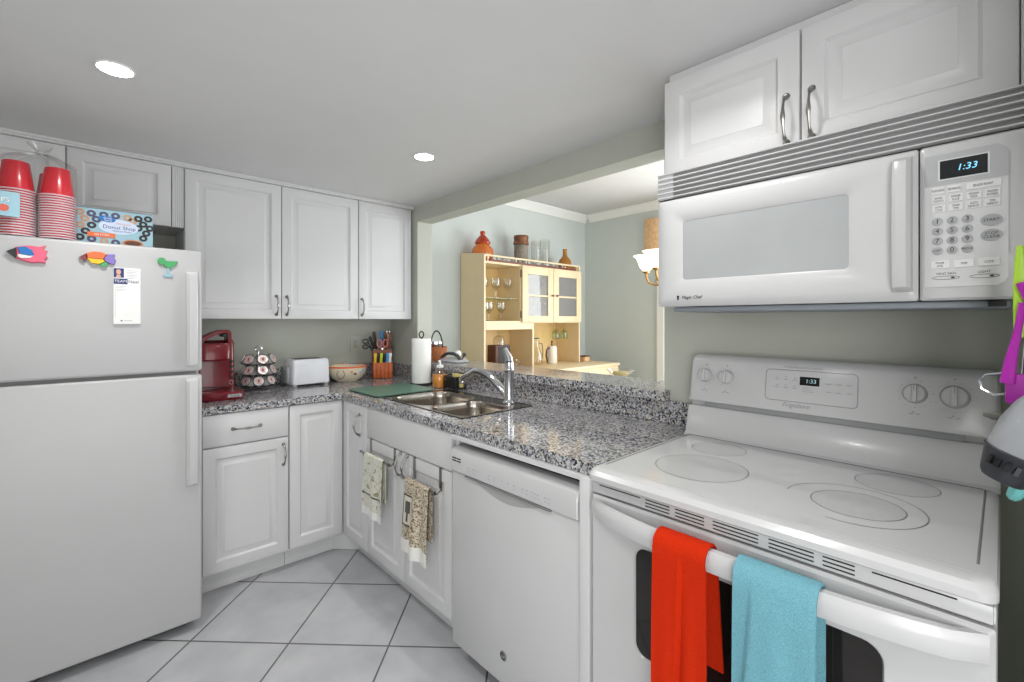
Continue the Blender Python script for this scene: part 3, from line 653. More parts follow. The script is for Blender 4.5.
for k in range(3): m.box(.362, .38+.006*k, -.0012, .0005, 1.1165-.006*k, 1.1178-.006*k)
m.text('Frigidaire', .020, .345, 1.0585, -.0005, .0003, shear=.35)
m.text('self-cleaning ceramic cooktop', .009, .36, 1.178, -.0005, .0002)
m.build('panel_print', GRY, bg)
def onp(m): m.M = Matrix.Translation((0, .586, 1.05)) @ Matrix.Rotation(-tilt, 4, 'X') @ Matrix.Translation((0, 0, -1.05)); return m
m = onp(MB()); P = [(x, -.0004, z) for x, z in rr(.379, 1.119, .122, .049, .012)]; m.tube(P, .0011, 6, True); m.build('display_outline', GRY, bg)
MB_ = onp(MB()).box(.354, .406, -.0012, .0008, 1.124, 1.150); dsp = MB_.build('display', DISP, bg)
onp(MB()).text('1:33', .017, .384, 1.137, -.0013, .0002).build('display_digits', mat('dim_digits', (150, 170, 175), .4, emit=.35, ecol=(150, 200, 205)), bg)
# vent strip and oven door
m = MB(); m.box(.006, .776, .004, .03, .848, .878, .003); strip = m.build('vent_trim', WA, t)
m = MB()
for (a, b, rows) in ((.03, .155, (0,)), (.17, .235, (0, 1, 2)), (.25, .32, (0, 1, 2)), (.34, .435, (0, 1, 2)), (.455, .535, (0, 1, 2)), (.55, .60, (0, 1, 2)), (.625, .735, (0,))):
    for k in rows: m.box(a, b, .0025, .006, .8735-k*.008-.0022, .8735-k*.008)
m.build('vent_slots', DARK, strip)
dr = MB()
P = rr(.391, .608, .249, .137, .03)
out = [(x, z) for x, z in P]
# door slab with a window opening: rings from the outer edge in to the opening
def rect_ring(x0, x1, z0, z1, y): return [(x, y, z) for x, z in rr((x0+x1)/2, (z0+z1)/2, (x1-x0)/2, (z1-z0)/2, .004)]
dr.loft([rect_ring(.004, .778, .2, .842, .03), rect_ring(.004, .778, .2, .842, .006), rect_ring(.010, .772, .206, .836, 0),
         [(x, 0, z) for x, z in rr(.391, .608, .252, .140, .032)], [(x, .004, z) for x, z in rr(.391, .608, .249, .137, .03)], [(x, .012, z) for x, z in rr(.391, .608, .249, .137, .03)]], cap0=True, cap1=False)
dr = dr.build('oven_door', WA, t)
MB().loft([[(x, y, z) for x, z in rr(.391, .608, .2488, .1368, .03)] for y in (.011, .006)]).build('oven_window', OVENG, dr)
m = MB(); n = 18; rings = []
for i in range(n+1):
    s = i/n; x = .008+.764*s; o = .062*min(1, math.sin(PI*s)**.5*1.15) if 0 < s < 1 else .002; th = .020
    zc = .812
    rings.append([(x, -o+th*.9, zc-.020), (x, -o+.002, zc-.024), (x, -o-.003, zc-.010), (x, -o-.003, zc+.010), (x, -o+.003, zc+.022), (x, -o+th*.9, zc+.022)])
m.loft(rings).build('door_handle', WA, dr)
MB().box(.004, .778, .004, .03, .035, .192, .004).build('storage_drawer', WA, t)
for x in (.04, .74):
    for y in (.08, .6): MB().lathe([(.018, 0), (.018, .012), (.008, .03)], (x, y, .001), 10).build('foot', BLK, t)

# ------------------------------------------------------------------ towels
def drape(x0, x1, by, bz, r, fl, bl, amp, seed, nx=22, flare=0., th=.004, back_shift=0, fold=None):
    """cloth hung over a bar at local (by, bz): down the back, over, down the front (-Y)"""
    R = random.Random(seed); ph = [R.uniform(0, 6.28) for _ in range(4)]; path = []
    nb, na, nf = 8, 6, 16
    for i in range(nb): path.append(('b', 1-i/nb))
    for i in range(na+1): path.append(('a', i/na))
    for i in range(1, nf+1): path.append(('f', i/nf))
    g = []
    for kind, q in path:
        row = []
        for j in range(nx+1):
            u = j/nx; wv = amp*(math.sin(u*9+ph[0])*.6+math.sin(u*17+ph[1])*.4)
            xc = (x0+x1)/2; hw = (x1-x0)/2
            if kind == 'b': x = xc+(2*u-1)*hw+back_shift*q; y = by+r+abs(wv)*.3*q; z = bz-bl*q
            elif kind == 'a': a = PI*q; x = xc+(2*u-1)*hw; y = by+r*math.cos(a); z = bz+r*math.sin(a)
            else: x = xc+(2*u-1)*hw*(1+flare*q); y = by-r-.004*q-(wv+amp)*min(1, q*1.6)-(0 if not fold else fold[2]*(.35+.65*min(1, q*2))*(lambda e: e*e*(3-2*e))(max(0, min(1, (u-fold[0]-(fold[1]-fold[0])*q)/.06+.5)))); z = bz-fl*q+.004*math.sin(u*5+ph[2])*q
            row.append((x, y, z))
        g.append(row)
    return MB().sheet(g, th)
HB = -.052
o = drape(.240, .360, HB, .812, .030, .44, .25, .005, 3, nx=40, flare=-.04, th=.006, back_shift=.014, fold=(.55, .42, -.016)).build('dish_towel', ORTOW, loc=(1.03, .785, 0)); o.rotation_euler = (0, 0, RW)
tag(o, 'ribbed bright orange towel draped over the oven door handle', 'towel')
o = drape(.417, .560, HB, .812, .030, .46, .20, .004, 5, nx=40, flare=.03, th=.007, fold=(.26, .06, .012)).build('dish_towel', BLTOW, loc=(1.03, .785, 0)); o.rotation_euler = (0, 0, RW)
tag(o, 'fluffy aqua blue towel draped over the oven door handle', 'towel')
def towel_bar(x0, x1, label, zb=.662):
    t = thing('towel_bar', label, 'towel bar', (1.0735, 2.262, 0), RW, 'over-door towel bars on the sink cabinet')
    for x in (x0+.02, x1-.02):
        MB().box(x-.008, x+.008, -.0035, -.0005, zb-.007, .7125).box(x-.008, x+.008, -.0035, .018, .7130, .7150).tube([(x, -.003, zb-.002), (x, -.02, zb-.017), (x, -.04, zb-.014), (x, -.045, zb-.002)], .0042, 8).build('bracket', PEW, t)
    MB().tube([(x0, -.045, zb), (x1, -.045, zb)], .0045, 8).lathe([(.0, 0), (.007, .0), (.007, .006), (0, .006)], (x0-.006, -.045, zb), 12, 'X').lathe([(.0, 0), (.007, .0), (.007, .006), (0, .006)], (x1, -.045, zb), 12, 'X').build('rod', PEW, t)
towel_bar(.030, .318, 'over-door towel bar on the sink door nearest the corner cabinet', .655)
towel_bar(.455, .700, 'over-door towel bar on the sink door beside the dishwasher', .628)
o = drape(.085, .275, -.045, .655, .009, .285, .20, .007, 11, th=.003).build('hand_towel', TOW1, loc=(1.0735, 2.262, 0)); o.rotation_euler = (0, 0, RW)
tag(o, 'pale floral printed towel with dark stripe on the sink cabinet door', 'towel')
o = drape(.488, .668, -.045, .628, .010, .300, .22, .015, 17, nx=40, flare=.14, th=.003).build('hand_towel', TOW2, loc=(1.0735, 2.262, 0)); o.rotation_euler = (0, 0, RW)
tag(o, 'brown wheat printed towel with framed motif next to the dishwasher', 'towel')

# ------------------------------------------------------------------ microwave
t = thing('microwave', 'white over-the-range microwave with keypad', 'microwave', (1.32, .742, 1.367), RW)
MB().box(.002, .794, .03, .388, .002, .412, .003).build('housing', WA, t)
dr = MB()
def rect2(x0, x1, z0, z1, y, r=.006): return [(x, y, z) for x, z in rr((x0+x1)/2, (z0+z1)/2, (x1-x0)/2, (z1-z0)/2, r)]
dr.loft([rect2(0, .617, 0, .330, .03), rect2(0, .617, 0, .330, .006), rect2(.006, .611, .006, .324, 0, .012), rect2(.028, .600, .024, .312, -.004, .02), rect2(.060, .514, .062, .276, -.005, .02), rect2(.081, .493, .080, .258, .004, .01), rect2(.081, .493, .080, .258, .012, .01)], cap1=False)
dr = dr.build('door', WA, t)
MB().loft([rect2(.0805, .4935, .0795, .2585, .011, .01), rect2(.0805, .4935, .0795, .2585, .005, .01)]).build('door_window', MWG, dr)
m = MB(); rings = []
for z, o_ in ((.02, .002), (.03, .018), (.06, .026), (.17, .028), (.28, .026), (.305, .018), (.315, .002)): rings.append([(.572, 0, z), (.576, -o_*.8-.004, z), (.583, -o_-.004, z), (.600, -o_-.004, z), (.607, -o_*.7-.004, z), (.609, 0, z)])
m.loft(rings).build('door_handle', WA, dr)
m = MB().text('Magic Chef', .0135, .112, .026, -.0045, .0003, shear=.3, align='CENTER'); m.lathe([(.004, .0), (.004, .0006), (0, .0006)], (.070, -.0042, .029), 10, 'Y').box(.067, .073, -.0046, -.004, .020, .025); m.build('logo_lettering', INK, dr)
cp = MB().loft([rect2(.620, .796, 0, .330, .03), rect2(.620, .796, 0, .330, .006), rect2(.625, .792, .005, .325, 0, .012)]).build('control_panel', WA, t)
P = [(.628, .028), (.735, .028), (.745, .035), (.750, .045), (.750, .285), (.745, .300), (.735, .307), (.628, .307)]
MB().prism(P, 0, -.0015).build('keypad_overlay', mat('keypad_white', (208, 208, 209), .35), cp)
P = [(.628, .242), (.750, .242), (.750, .285), (.745, .300), (.735, .307), (.628, .307)]
MB().prism(P, -.0015, -.0022).build('header_band', LGR, cp)
MB().box(.652, .722, -.0032, -.002, .254, .292).build('display', DISP, cp); MB().box(.649, .725, -.0027, -.002, .2515, .2945).build('display_bezel', mat('bezel_white', (214, 215, 216), .4), cp)
MB().text('1:33', .018, .692, .273, -.0033, .0002, shear=.2).build('display_digits', LED, cp)
kb = MB(); pr = MB()
def key(x0, x1, z, h, words):
    kb.box(x0, x1, -.0026, -.0013, z-h/2, z+h/2, .0006, 1)
    for i, wd in enumerate(words): pr.text(wd, .0062, (x0+x1)/2, z+(len(words)-1)*.0031-i*.0062, -.0027, .0001, sx=.62)
key(.639, .659, .231, .014, ['POPCORN']); key(.664, .684, .231, .014, ['BEVERAGE']); key(.690, .741, .231, .014, ['SENSOR REHEAT'])
for r_, ws in enumerate(((['BAKED', 'POTATO'], ['DINNER', 'PLATE'], ['FROZEN', 'PIZZA'], ['FROZEN', 'ENTREES']), (['AUTO', 'COOK'], ['COOK', 'TIME'], ['AUTO', 'DEFROST'], ['TIME', 'DEFROST']))):
    for c_, wd in enumerate(ws): key(.639+.0262*c_, .661+.0262*c_, .212-.019*r_, .015, wd)
for k, wd in enumerate((['POWER', 'LEVEL'], ['TIMER'], ['CLOCK'])): key(.637+.036*k, .667+.036*k, .075, .016, wd)
kb.build('key_plates', mat('key_white', (222, 222, 222), .4), cp)
nb = MB(); lab = [['1', '2', '3'], ['4', '5', '6'], ['7', '8', '9'], ['OFF', '0', 'MORE']]
for r_ in range(4):
    for c_ in range(3):
        x = .648+.0225*c_; z = .166-.0205*r_; nb.lathe([(.0085, 0), (.0085, .0016), (.0078, .002), (0, .002)], (x, -.0013, z), 18, 'Y'); s_ = lab[r_][c_]; pr.text(s_, .0135 if len(s_) == 1 else .006, x, z, -.0034, .0001)
for z, wd in ((.158, ['START']), (.128, ['STOP', 'CLEAR'])):
    nb.prism([(.727+.0155*math.cos(a), z+.0115*math.sin(a)) for a in arc(20, 0, 2*PI)[:-1]], -.0013, -.003)
    for i, s_ in enumerate(wd): pr.text(s_, .0078, .727, z+(len(wd)-1)*.0035-i*.007, -.0031, .0001)
nb.build('number_keys', mat('key_grey', (166, 167, 170), .4), cp)
for x, s_ in ((.661, 'VENT FAN'), (.717, 'LIGHT')):
    pr.text(s_, .0065, x, .0555, -.0016, .0001); pr.tube([(x+.021*math.cos(a), -.0018, .047+.0035*math.sin(a)) for a in arc(20, 0, 2*PI)[:-1]], .0004, 5, True); pr.box(x+.008, x+.013, -.0022, -.0015, .0455, .0485)
pr.build('key_print', INK, cp)
v = MB(); v.box(0, .796, .006, .03, .333, .412); gv = v.build('vent_grille', mat('vent_shadow', (132, 132, 132), .6), t)
m = MB()
for k in range(6):
    z = .336+k*.0145; m.loft([[(x, .010, z), (x, -.004, z), (x, -.004, z+.003), (x, .010, z+.0068)] for x in (0, .796)])
m.box(0, .05, .003, .012, .333, .412).build('louvre_slats', WA, gv)
MB().box(.035, .755, .035, .37, -.016, -.001, .004).build('hood_base', mat('hood_grey', (140, 146, 154), .45), t)
MB().box(.722, .748, .028, .036, -.014, -.003).build('lamp_switch', BLK, t)

# ------------------------------------------------------------------ things on the back counter
CT = .9145
t = thing('coffee_maker', 'glossy red single-serve coffee maker beside the refrigerator', 'coffee maker', (.515, 2.90, CT), 0)
MB().loft([[(x, y, z) for x, y in rr(.0, -.055, hx, hy, .05, 8)] for z, hx, hy in ((0, .098, .135), (.008, .102, .140), (.034, .102, .140), (.042, .097, .134))]).build('base', RED, t)
MB().loft([[(x, y, z) for x, y in rr(0, .02, .062, .05, .02, 6)] for z in (.05, .052)]).build('drip_tray', DGR, t)
MB().loft([[(x, y, z) for x, y in rr(.0, .045, hx, hy, .02, 6)] for z, hx, hy in ((.04, .090, .055), (.285, .088, .055), (.302, .083, .05))]).build('reservoir', RED, t)
MB().loft([[(x, y, z) for x, y in rr(-.02, -.05, hx, hy, .03, 6)] for z, hx, hy in ((.200, .068, .075), (.207, .072, .08), (.282, .072, .08), (.290, .068, .076))]).build('brew_head', RED, t)
m = MB(); rings = []
for x, z in ((-.12, .270), (-.10, .300), (-.07, .328), (-.03, .350), (.01, .362), (.035, .362), (.047, .350), (.050, .325), (.050, .292)):
    rings.append([(x-.006, -.118, z), (x+.006, -.118, z-.001), (x+.006, -.012, z-.001), (x-.006, -.012, z)])
rings = []
pa = [(-.12, .262), (-.10, .295), (-.07, .325), (-.03, .347), (.01, .360), (.038, .360), (.050, .345), (.052, .288)]; pb = [(-.105, .262), (-.088, .286), (-.06, .311), (-.025, .331), (.01, .343), (.030, .343), (.036, .336), (.036, .288)]
for (xa, za), (xb, zb) in zip(pa, pb): rings.append([(xa, -.118, za), (xa, -.012, za), (xb, -.012, zb), (xb, -.118, zb)])
m.loft(rings).build('lid_handle', REDD, t)
MB().box(.012, .034, -.121, -.01, .322, .340, .004).build('latch', BLK, t)
m = MB()
for k in range(4): m.lathe([(.0095, 0), (.0095, .003), (.008, .004), (0, .004)], (.070, -.010, .185-.028*k), 16, 'Y')
m.build('buttons', BLK, t)
m = MB().tube([(.070+.009*math.cos(2*PI*k/16), -.012, .070+.011*math.sin(2*PI*k/16)) for k in range(16)], .0012, 6, True); m.build('power_mark', LGR, t)
MB().box(.018, .082, -.1965, -.1945, .014, .030, .002, 1).build('badge', LGR, t); MB().text('Keurig', .015, .05, .022, -.197, .0003).build('badge_lettering', INK, t)
m = MB().tube([(-.07, .10, .05), (-.08, .14, .02), (-.075, .2, .06), (-.05, .26, .16)], .004, 6); m.build('cord', BLK, t)
# pod carousel
PX, PY = .742, 2.975
t = thing('pod_carousel', 'three-tier chrome coffee pod carousel between coffee maker and toaster', 'pod carousel', (PX, PY, CT))
MB().lathe([(.072, 0), (.074, .004), (.05, .010), (.012, .014), (.006, .02), (.006, .228), (.003, .23)], n=24).build('stand', CHR, t)
MB().tube([(.017*math.cos(a), 0, .243+.017*math.sin(a)) for a in arc(20, 0, 2*PI)[:-1]], .0032, 8, True).build('top_ring', CHR, t)
tiers = (.058, .120, .182)
for z in tiers:
    m = MB()
    for k in range(7):
        a = 2*PI*k/7+.25*(z > .1); ca, sa = math.cos(a), math.sin(a); q = Matrix.Translation((.070*ca, .070*sa, z)) @ Matrix.Rotation(a, 4, 'Z') @ Matrix.Rotation(math.radians(62), 4, 'Y')
        m.M = q; m.tube([(.0287*math.cos(2*PI*i/16), .0287*math.sin(2*PI*i/16), .0062) for i in range(16)], .0015, 6, True); m.M = None; a += PI/7; ca, sa = math.cos(a), math.sin(a)
        m.tube([(.004*ca, .004*sa, z-.036), (.06*ca, .06*sa, z-.036), (.0885*ca, .0885*sa, z-.024)], .0015, 6)
    m.tube([(.0885*math.cos(2*PI*i/40), .0885*math.sin(2*PI*i/40), z-.024) for i in range(40)], .0015, 6, True)
    m.build('tier_rings', WIRE, t)
def pod():
    t = thing('coffee_pod', 'pod', 'coffee pod', (0, 0, 0), 0, 'coffee pods in the carousel')
    MB().lathe([(0, -.030), (.016, -.030), (.017, -.028), (.0205, .007), (.0225, .0075), (.0225, .009)], n=18).build('cup', PODC, t)
    m = MB(); m.lathe([(.0222, .0092), (.0222, .0098), (0, .0098)], n=18); m.mi = 1; m.lathe([(.013, .0099), (.013, .0103), (0, .0103)], n=14); m.mi = 2; m.box(-.007, .007, -.003, .003, .0103, .0106)
    m.build('lid', [FOIL, mat('pod_label', (214, 176, 170), .5, var=.1), mat('pod_ink', (110, 30, 40), .5)], t)
    return t
p0 = pod(); first = True
for ti, (z, nm) in enumerate(zip(tiers, ('bottom', 'middle', 'top'))):
    for k in range(7):
        a = 2*PI*k/7+.25*(z > .1); q = Matrix.Translation((PX+.073*math.cos(a), PY+.073*math.sin(a), CT+z)) @ Matrix.Rotation(a, 4, 'Z') @ Matrix.Rotation(math.radians(62), 4, 'Y')
        lb = 'foil-lidded coffee pod in the %s tier of the chrome carousel' % nm
        if first: o = p0; first = False; o['label'] = lb
        else: o = dup(p0, (0, 0, 0), None, lb)
        o.rotation_mode = 'XYZ'; o.location = q.to_translation(); o.rotation_euler = q.to_euler(); o.scale = (1.18,)*3
# toaster
t = thing('toaster', 'white two-slot toaster seen from its long side', 'toaster', (1.035, 3.03, CT), .04)
MB().loft([[(x, y, z) for x, y in rr(0, 0, hx, hy, .018, 5)] for z, hx, hy in ((.012, .111, .078), (.016, .115, .082), (.12, .113, .080), (.155, .112, .074), (.166, .106, .064))]).build('shell', mat('toaster_white', (222, 224, 230), .3), t)
m = MB().box(-.085, .085, -.042, -.016, .1655, .1675).box(-.085, .085, .016, .042, .1655, .1675); m.build('slots', DARK, t)
MB().box(-.138, -.114, -.05, .05, .02, .125, .008).build('end_cap', GRY, t)
MB().tube([(-.136, -.02, .10), (-.156, -.02, .122), (-.160, -.02, .128)], [.006, .008, .010], 8).build('lever', CHR, t)
for sx in (-.095, .095): MB().box(sx-.012, sx+.012, -.07, .07, 0, .014, .003).build('foot', WA, t)
m = MB().tube([(.108, .06, .03), (.12, .09, .012), (.08, .12, .006)], .003, 6); m.build('cord', BLK, t)
# painted bowl
t = thing('serving_bowl', 'cream ceramic bowl with painted orange, blue and yellow rim', 'bowl', (1.297, 3.03, CT)); t.scale = (1.22, 1.22, 1.26)
MB().lathe([(.055, 0), (.058, .004), (.082, .02), (.1005, .05), (.106, .083), (.101, .083), (.096, .052), (.077, .024), (0, .014)], n=36).build('vessel', BOWLM, t)
m = MB()
cols = [0, 1, 0, 2, 1, 0, 2, 0, 1, 2, 0, 1]
for k in range(12):
    m.mi = cols[k]; A = arc(6, 2*PI*k/12, 2*PI*(k+1)/12); a_ = [(.1008*math.cos(a), .1008*math.sin(a), .0838) for a in A]; b_ = [(.0985*math.cos(a), .0985*math.sin(a), .062) for a in A]; c_ = [(.1068*math.cos(a), .1068*math.sin(a), .0838) for a in A]; d_ = [(.1062*math.cos(a), .1062*math.sin(a), .075) for a in A]
    for P, Q in ((a_, b_), (a_, c_)): m.add(P+Q, [[i, i+1, 8+i, 7+i] for i in range(6)])
    m.mi = 0; m.add(c_+d_, [[i, i+1, 8+i, 7+i] for i in range(6)])
m.build('painted_rim', [ORNG, mat('cobalt_glaze', (30, 50, 160), .3), YEL], t)
m = MB()
for (a, z, s_, mi) in ((-1.55, .045, .008, 0), (-1.25, .052, .006, 1), (-1.75, .058, .006, 2), (-2.3, .045, .02, 3), (-1.1, .06, .007, 1)):
    m.mi = mi; rad = .0850+(z-.02)*.56; cx, cy = rad*math.cos(a), rad*math.sin(a); q = Matrix.Translation((cx, cy, z)) @ Matrix.Rotation(a+PI/2, 4, 'Z'); m.M = q
    if mi == 3: m.tube([(s_*math.cos(2*PI*k/20), -.002, s_*1.1*math.sin(2*PI*k/20)) for k in range(20)], .0015, 6, True)
    else: m.prism([(s_*math.cos(2*PI*k/10), s_*.7*math.sin(2*PI*k/10)) for k in range(10)], .003, -.0035)
    m.M = None
m.build('painted_motifs', [BROWN, mat('pale_blue_glaze', (140, 170, 214), .3), ORNG, BLK], t)
# outlet plate
t = thing('outlet_plate', 'double wall plate with outlet and switch above the painted bowl', 'wall outlet', (1.452, 3.199, 1.152))
MB().box(-.058, .058, -.006, 0, -.057, .057, .002).build('plate', mat('plate_sage', (188, 189, 178), .4), t)
MB().box(-.040, -.010, -.009, -.006, -.032, .032, .002).build('receptacle', mat('plate_device', (180, 181, 172), .4), t); MB().box(.010, .040, -.010, -.006, -.032, .032, .003).build('rocker_switch', MATS['plate_device'], t)
m = MB()
for z in (.017, -.017): m.box(-.031, -.0295, -.0094, -.009, z-.004, z+.004).box(-.0215, -.020, -.0094, -.009, z-.004, z+.004)
m.build('socket_slots', INK, t)
# knife block
BX, BY = 1.555, 3.035
t = thing('knife_block', 'orange-brown slatted wooden knife block in the counter corner', 'knife block', (BX, BY, CT), -.35)
m = MB()
for k in range(5): m.box(-.066+.0266*k, -.0405+.0266*k, -.062, -.045, 0, .098, .002)
m.box(-.066, .067, -.045, .06, 0, .11, .002); m.build('lower_block', BLOCK, t)
m = MB().box(-.066, .067, -.022, .06, .11, .20, .002); m.build('upper_block', mat('dark_block_wood', (120, 62, 34), .45, var=.2, scale=40), t)
MB().box(-.067, .068, -.064, -.022, -.0, .004).build('base_plate', BLK, t)
def knife(x, y, z, h, m_, lb, lean=.0, w_=.010, tip=False):
    k = thing('kitchen_knife', lb, 'knife', (BX+x*math.cos(.35)+y*math.sin(.35), BY-x*math.sin(.35)+y*math.cos(.35), CT+z), -.35, 'knives in the block'); k.rotation_euler = (.12, lean, -.35)
    MB().loft([[(a, b, zz) for a, b in rr(0, 0, w_*q, .007*q, .004*q, 3)] for zz, q in ((.006, .8), (.014, 1), (h*.55, .85), (h*.9, 1.1), (h, .8))]).build('grip', m_, k)
    MB().box(-w_*.9, w_*.9, -.0015, .0015, -.004, .007).build('bolster', CHR, k)
for x, m_, c_ in ((-.052, YEL, 'yellow'), (-.032, BLK, 'black'), (-.012, mat('lime_yellow_grip', (196, 204, 50), .4), 'lime'), (.010, BLK, 'dark'), (.030, mat('sky_blue_grip', (70, 150, 205), .4), 'sky blue'), (.050, PAPER, 'white')):
    knife(x, -.034, .103, .075, m_, {'yellow': 'short knife with yellow handle in the front row of the block', 'black': 'short black knife between the yellow and lime knives', 'lime': 'short knife with lime yellow handle in the front row', 'dark': 'short black knife between the lime and sky blue knives', 'sky blue': 'short knife with sky blue handle in the front row', 'white': 'short knife with white handle at the end of the front row'}[c_], .05)
for x, y, h, m_, lb, ln in ((-.050, .0, .10, BLK, 'long black-handled knife leaning out of the block toward the bowl', -.35), (-.036, .03, .13, BLK, 'tall black-handled knife in the back row of the block', -.15), (.048, .0, .12, WOODR, 'long knife with red-brown wooden handle at the block edge', .08),
                            (.026, .04, .13, WOODR, 'tall red-brown wooden handle behind the scissors', .0), (.0, .04, .135, mat('blue_grip', (40, 120, 180), .4), 'tall bright blue handle in the middle of the block', .0)):
    knife(x, y, .2005, h, m_, lb, ln, .011)
t = thing('kitchen_scissors', 'scissors with pink loop handles standing in the knife block', 'scissors', (BX-.002, BY-.008, CT+.2), -.35)
for sgn in (-1, 1):
    MB().tube([(sgn*.021+.016*math.cos(2*PI*k/18), -.006, .045+.026*math.sin(2*PI*k/18)) for k in range(18)], .0045, 8, True).tube([(sgn*.014, -.006, .022), (sgn*.004, -.006, .002)], .004, 8).build('loop', mat('pink_grip', (206, 120, 110), .4), t)
MB().box(-.006, .006, -.008, -.004, -.0, .012).build('blades', CHR, t)
t = thing('kitchen_scissors', 'black loop-handled scissors sticking out sideways from the knife block', 'scissors', (BX-.066, BY+.018, CT+.2), -.35)
for sgn in (-1, 1):
    MB().tube([(-.045+.018*math.cos(2*PI*k/18), .0, .042+sgn*.019+.015*math.sin(2*PI*k/18)) for k in range(18)], .004, 8, True).tube([(-.028, 0, .04+sgn*.012), (.0, 0, .004)], .004, 8).build('loop', BLK, t)
t = thing('bottle_opener', 'steel bottle opener with ring end in the back of the knife block', 'utensil', (BX+.062, BY+.025, CT+.2), -.35)
MB().tube([(0, 0, 0), (0, 0, .11)], .005, 8).build('shaft', CREAM, t); MB().tube([(.011*math.cos(2*PI*k/16), 0, .122+.014*math.sin(2*PI*k/16)) for k in range(16)], .0028, 6, True).build('ring_end', CHR, t)
# cutting board
t = tag(MB().prismZ([(1.119, 2.595), (1.122, 2.276), (1.145, 2.25), (1.47, 2.25), (1.495, 2.27), (1.518, 2.60), (1.50, 2.62), (1.14, 2.615)], CT+.004, CT+.0085).build('cutting_board', BOARD), 'green glass cutting board lying between counter corner and sink', 'cutting board')
for x, y in ((1.15, 2.29), (1.47, 2.29), (1.15, 2.58), (1.48, 2.58)): pass
m = MB()
for x, y in ((1.15, 2.29), (1.47, 2.29), (1.15, 2.58), (1.48, 2.58)): m.lathe([(.008, CT+.0003), (.008, CT+.0045), (0, CT+.0045)], (x, y, 0), 10)
m.build('feet', BLK, t)
# paper towel holder
PX, PY = 1.572, 2.535
t = thing('paper_towel_holder', 'black wire paper towel stand on the counter corner', 'paper towel holder', (PX, PY, CT))
MB().lathe([(.078, 0), (.078, .006), (.07, .010), (.006, .012), (.005, .30), (.003, .302)], n=28).tube([(.016*math.cos(a), 0, .318+.020*math.sin(a)) for a in arc(20, 0, 2*PI)[:-1]], .0042, 8, True).build('stand', WIRE, t)
t = thing('paper_towel_roll', 'full white paper towel roll standing on the black holder', 'paper towel roll', (PX, PY, CT+.0125))
MB().lathe([(.02, 0), (.060, 0), (.061, .003), (.061, .277), (.060, .28), (.02, .28), (.0195, .277), (.0195, .003)], n=36, closed=True).build('roll', PAPER, t)
m = MB(); g = [[(.0615*math.cos(a)+.0005, .0615*math.sin(a), .28*i) for a in arc(6, -2.2, -1.3)] for i in (0.01, .25, .5, .75, .99)]; m.sheet(g, .0012); m.build('loose_sheet', PAPER, t)
# soap bottle
t = thing('soap_dispenser', 'round glass soap bottle with orange soap and white pump', 'soap dispenser', (1.585, 2.345, CT))
MB().lathe([(.040, .001), (.046, .012), (.048, .05), (.044, .085), (.028, .105), (.02, .112), (.02, .122), (.019, .122), (.019, .112), (.027, .104), (.043, .084), (.047, .05), (.045, .013), (.039, .003)], n=24).build('bottle', GLASS, t)
MB().lathe([(0, .004), (.040, .004), (.0445, .014), (.046, .05), (.0435, .078), (0, .078)], n=24).build('soap', SOAP, t)
MB().lathe([(.021, .122), (.021, .135), (.008, .139), (.006, .158), (.0, .158)], n=16).tube([(0, 0, .157), (-.012, -.012, .162), (-.026, -.026, .158)], [.008, .007, .005], 8).build('pump', PAPER, t)
# sponge rack
t = thing('sponge_rack', 'black wire sponge caddy behind the sink by the soap', 'sponge caddy', (1.60, 2.215, CT))
m = MB()
for z in (.012, .045, .08): m.tube([(x, y, z) for x, y in rr(0, 0, .042, .065, .015, 4)], .0022, 6, True)
for x, y in rr(0, 0, .042, .065, .015, 1): m.tube([(x, y, 0), (x, y, .08)], .0022, 6)
for k in range(5): m.tube([(-.04, -.05+.025*k, .012), (.04, -.05+.025*k, .012)], .0018, 6)
m.build('wire_frame', WIRE, t)
t = tag(MB().loft([[(x, y, z) for x, y in rr(0, 0, .012, .045, .008, 4)] for z in (.0155, .090)]).build('sponge', SPONGE, loc=(1.620, 2.21, CT)), 'yellow sponge standing at the back of the wire caddy', 'sponge')
t = tag(MB().loft([[(x, y, z) for x, y in rr(0, 0, .015, .052, .006, 4)] for z in (.0155, .074)]).build('scrub_pad', BLK, loc=(1.585, 2.22, CT)), 'black scrubbing pad in front of the yellow sponge', 'scrub pad')

# ------------------------------------------------------------------ on the bar
BT = 1.046
t = thing('wicker_basket', 'small brown wicker basket of jars with tall wire handle on the bar', 'basket', (1.80, 2.705, BT)); t.scale = (.86, .86, .95)
MB().lathe([(.0, .0), (.070, .0), (.080, .03), (.085, .092), (.088, .098), (.083, .1), (.075, .03), (.069, .010), (.0, .010)], n=28).build('bowl', WICK, t)
MB().tube([(0, .084*math.cos(a), .09+.125*math.sin(a)) for a in arc(18, 0, PI)], .005, 8).build('wire_handle', WIRE, t)
for i, (x, y, lb, m_) in enumerate(((-.034, -.027, 'small glass jar with steel lid at the right in the wicker basket', BROWN), (-.034, .027, 'small glass jar with steel lid at the left in the wicker basket', DGR), (.035, 0, 'small glass jar at the back of the wicker basket', CROCK))):
    j = thing('spice_jar', lb, 'jar', (1.80+x*.86, 2.705+y*.86, BT+.0102), 0, 'jars in the basket')
    MB().lathe([(0, 0), (.020, 0), (.021, .006), (.021, .095), (.019, .102), (0, .102)], n=18).build('jar_body', m_, j); MB().lathe([(.0205, .102), (.0205, .120), (.019, .122), (0, .122)], n=18).build('lid', CHR, j)
t = thing('hand_mixer', 'white appliance with arched dark handle lying on the bar', 'appliance', (1.80, 2.50, BT)); t.scale = (1, .9, .92)
MB().loft([[(x+.02*(z > .02), y, z) for x, y in rr(0, 0, hx, hy, .03, 6)] for z, hx, hy in ((0, .05, .11), (.008, .055, .118), (.02, .05, .105), (.030, .035, .075))]).build('housing', LGR, t)
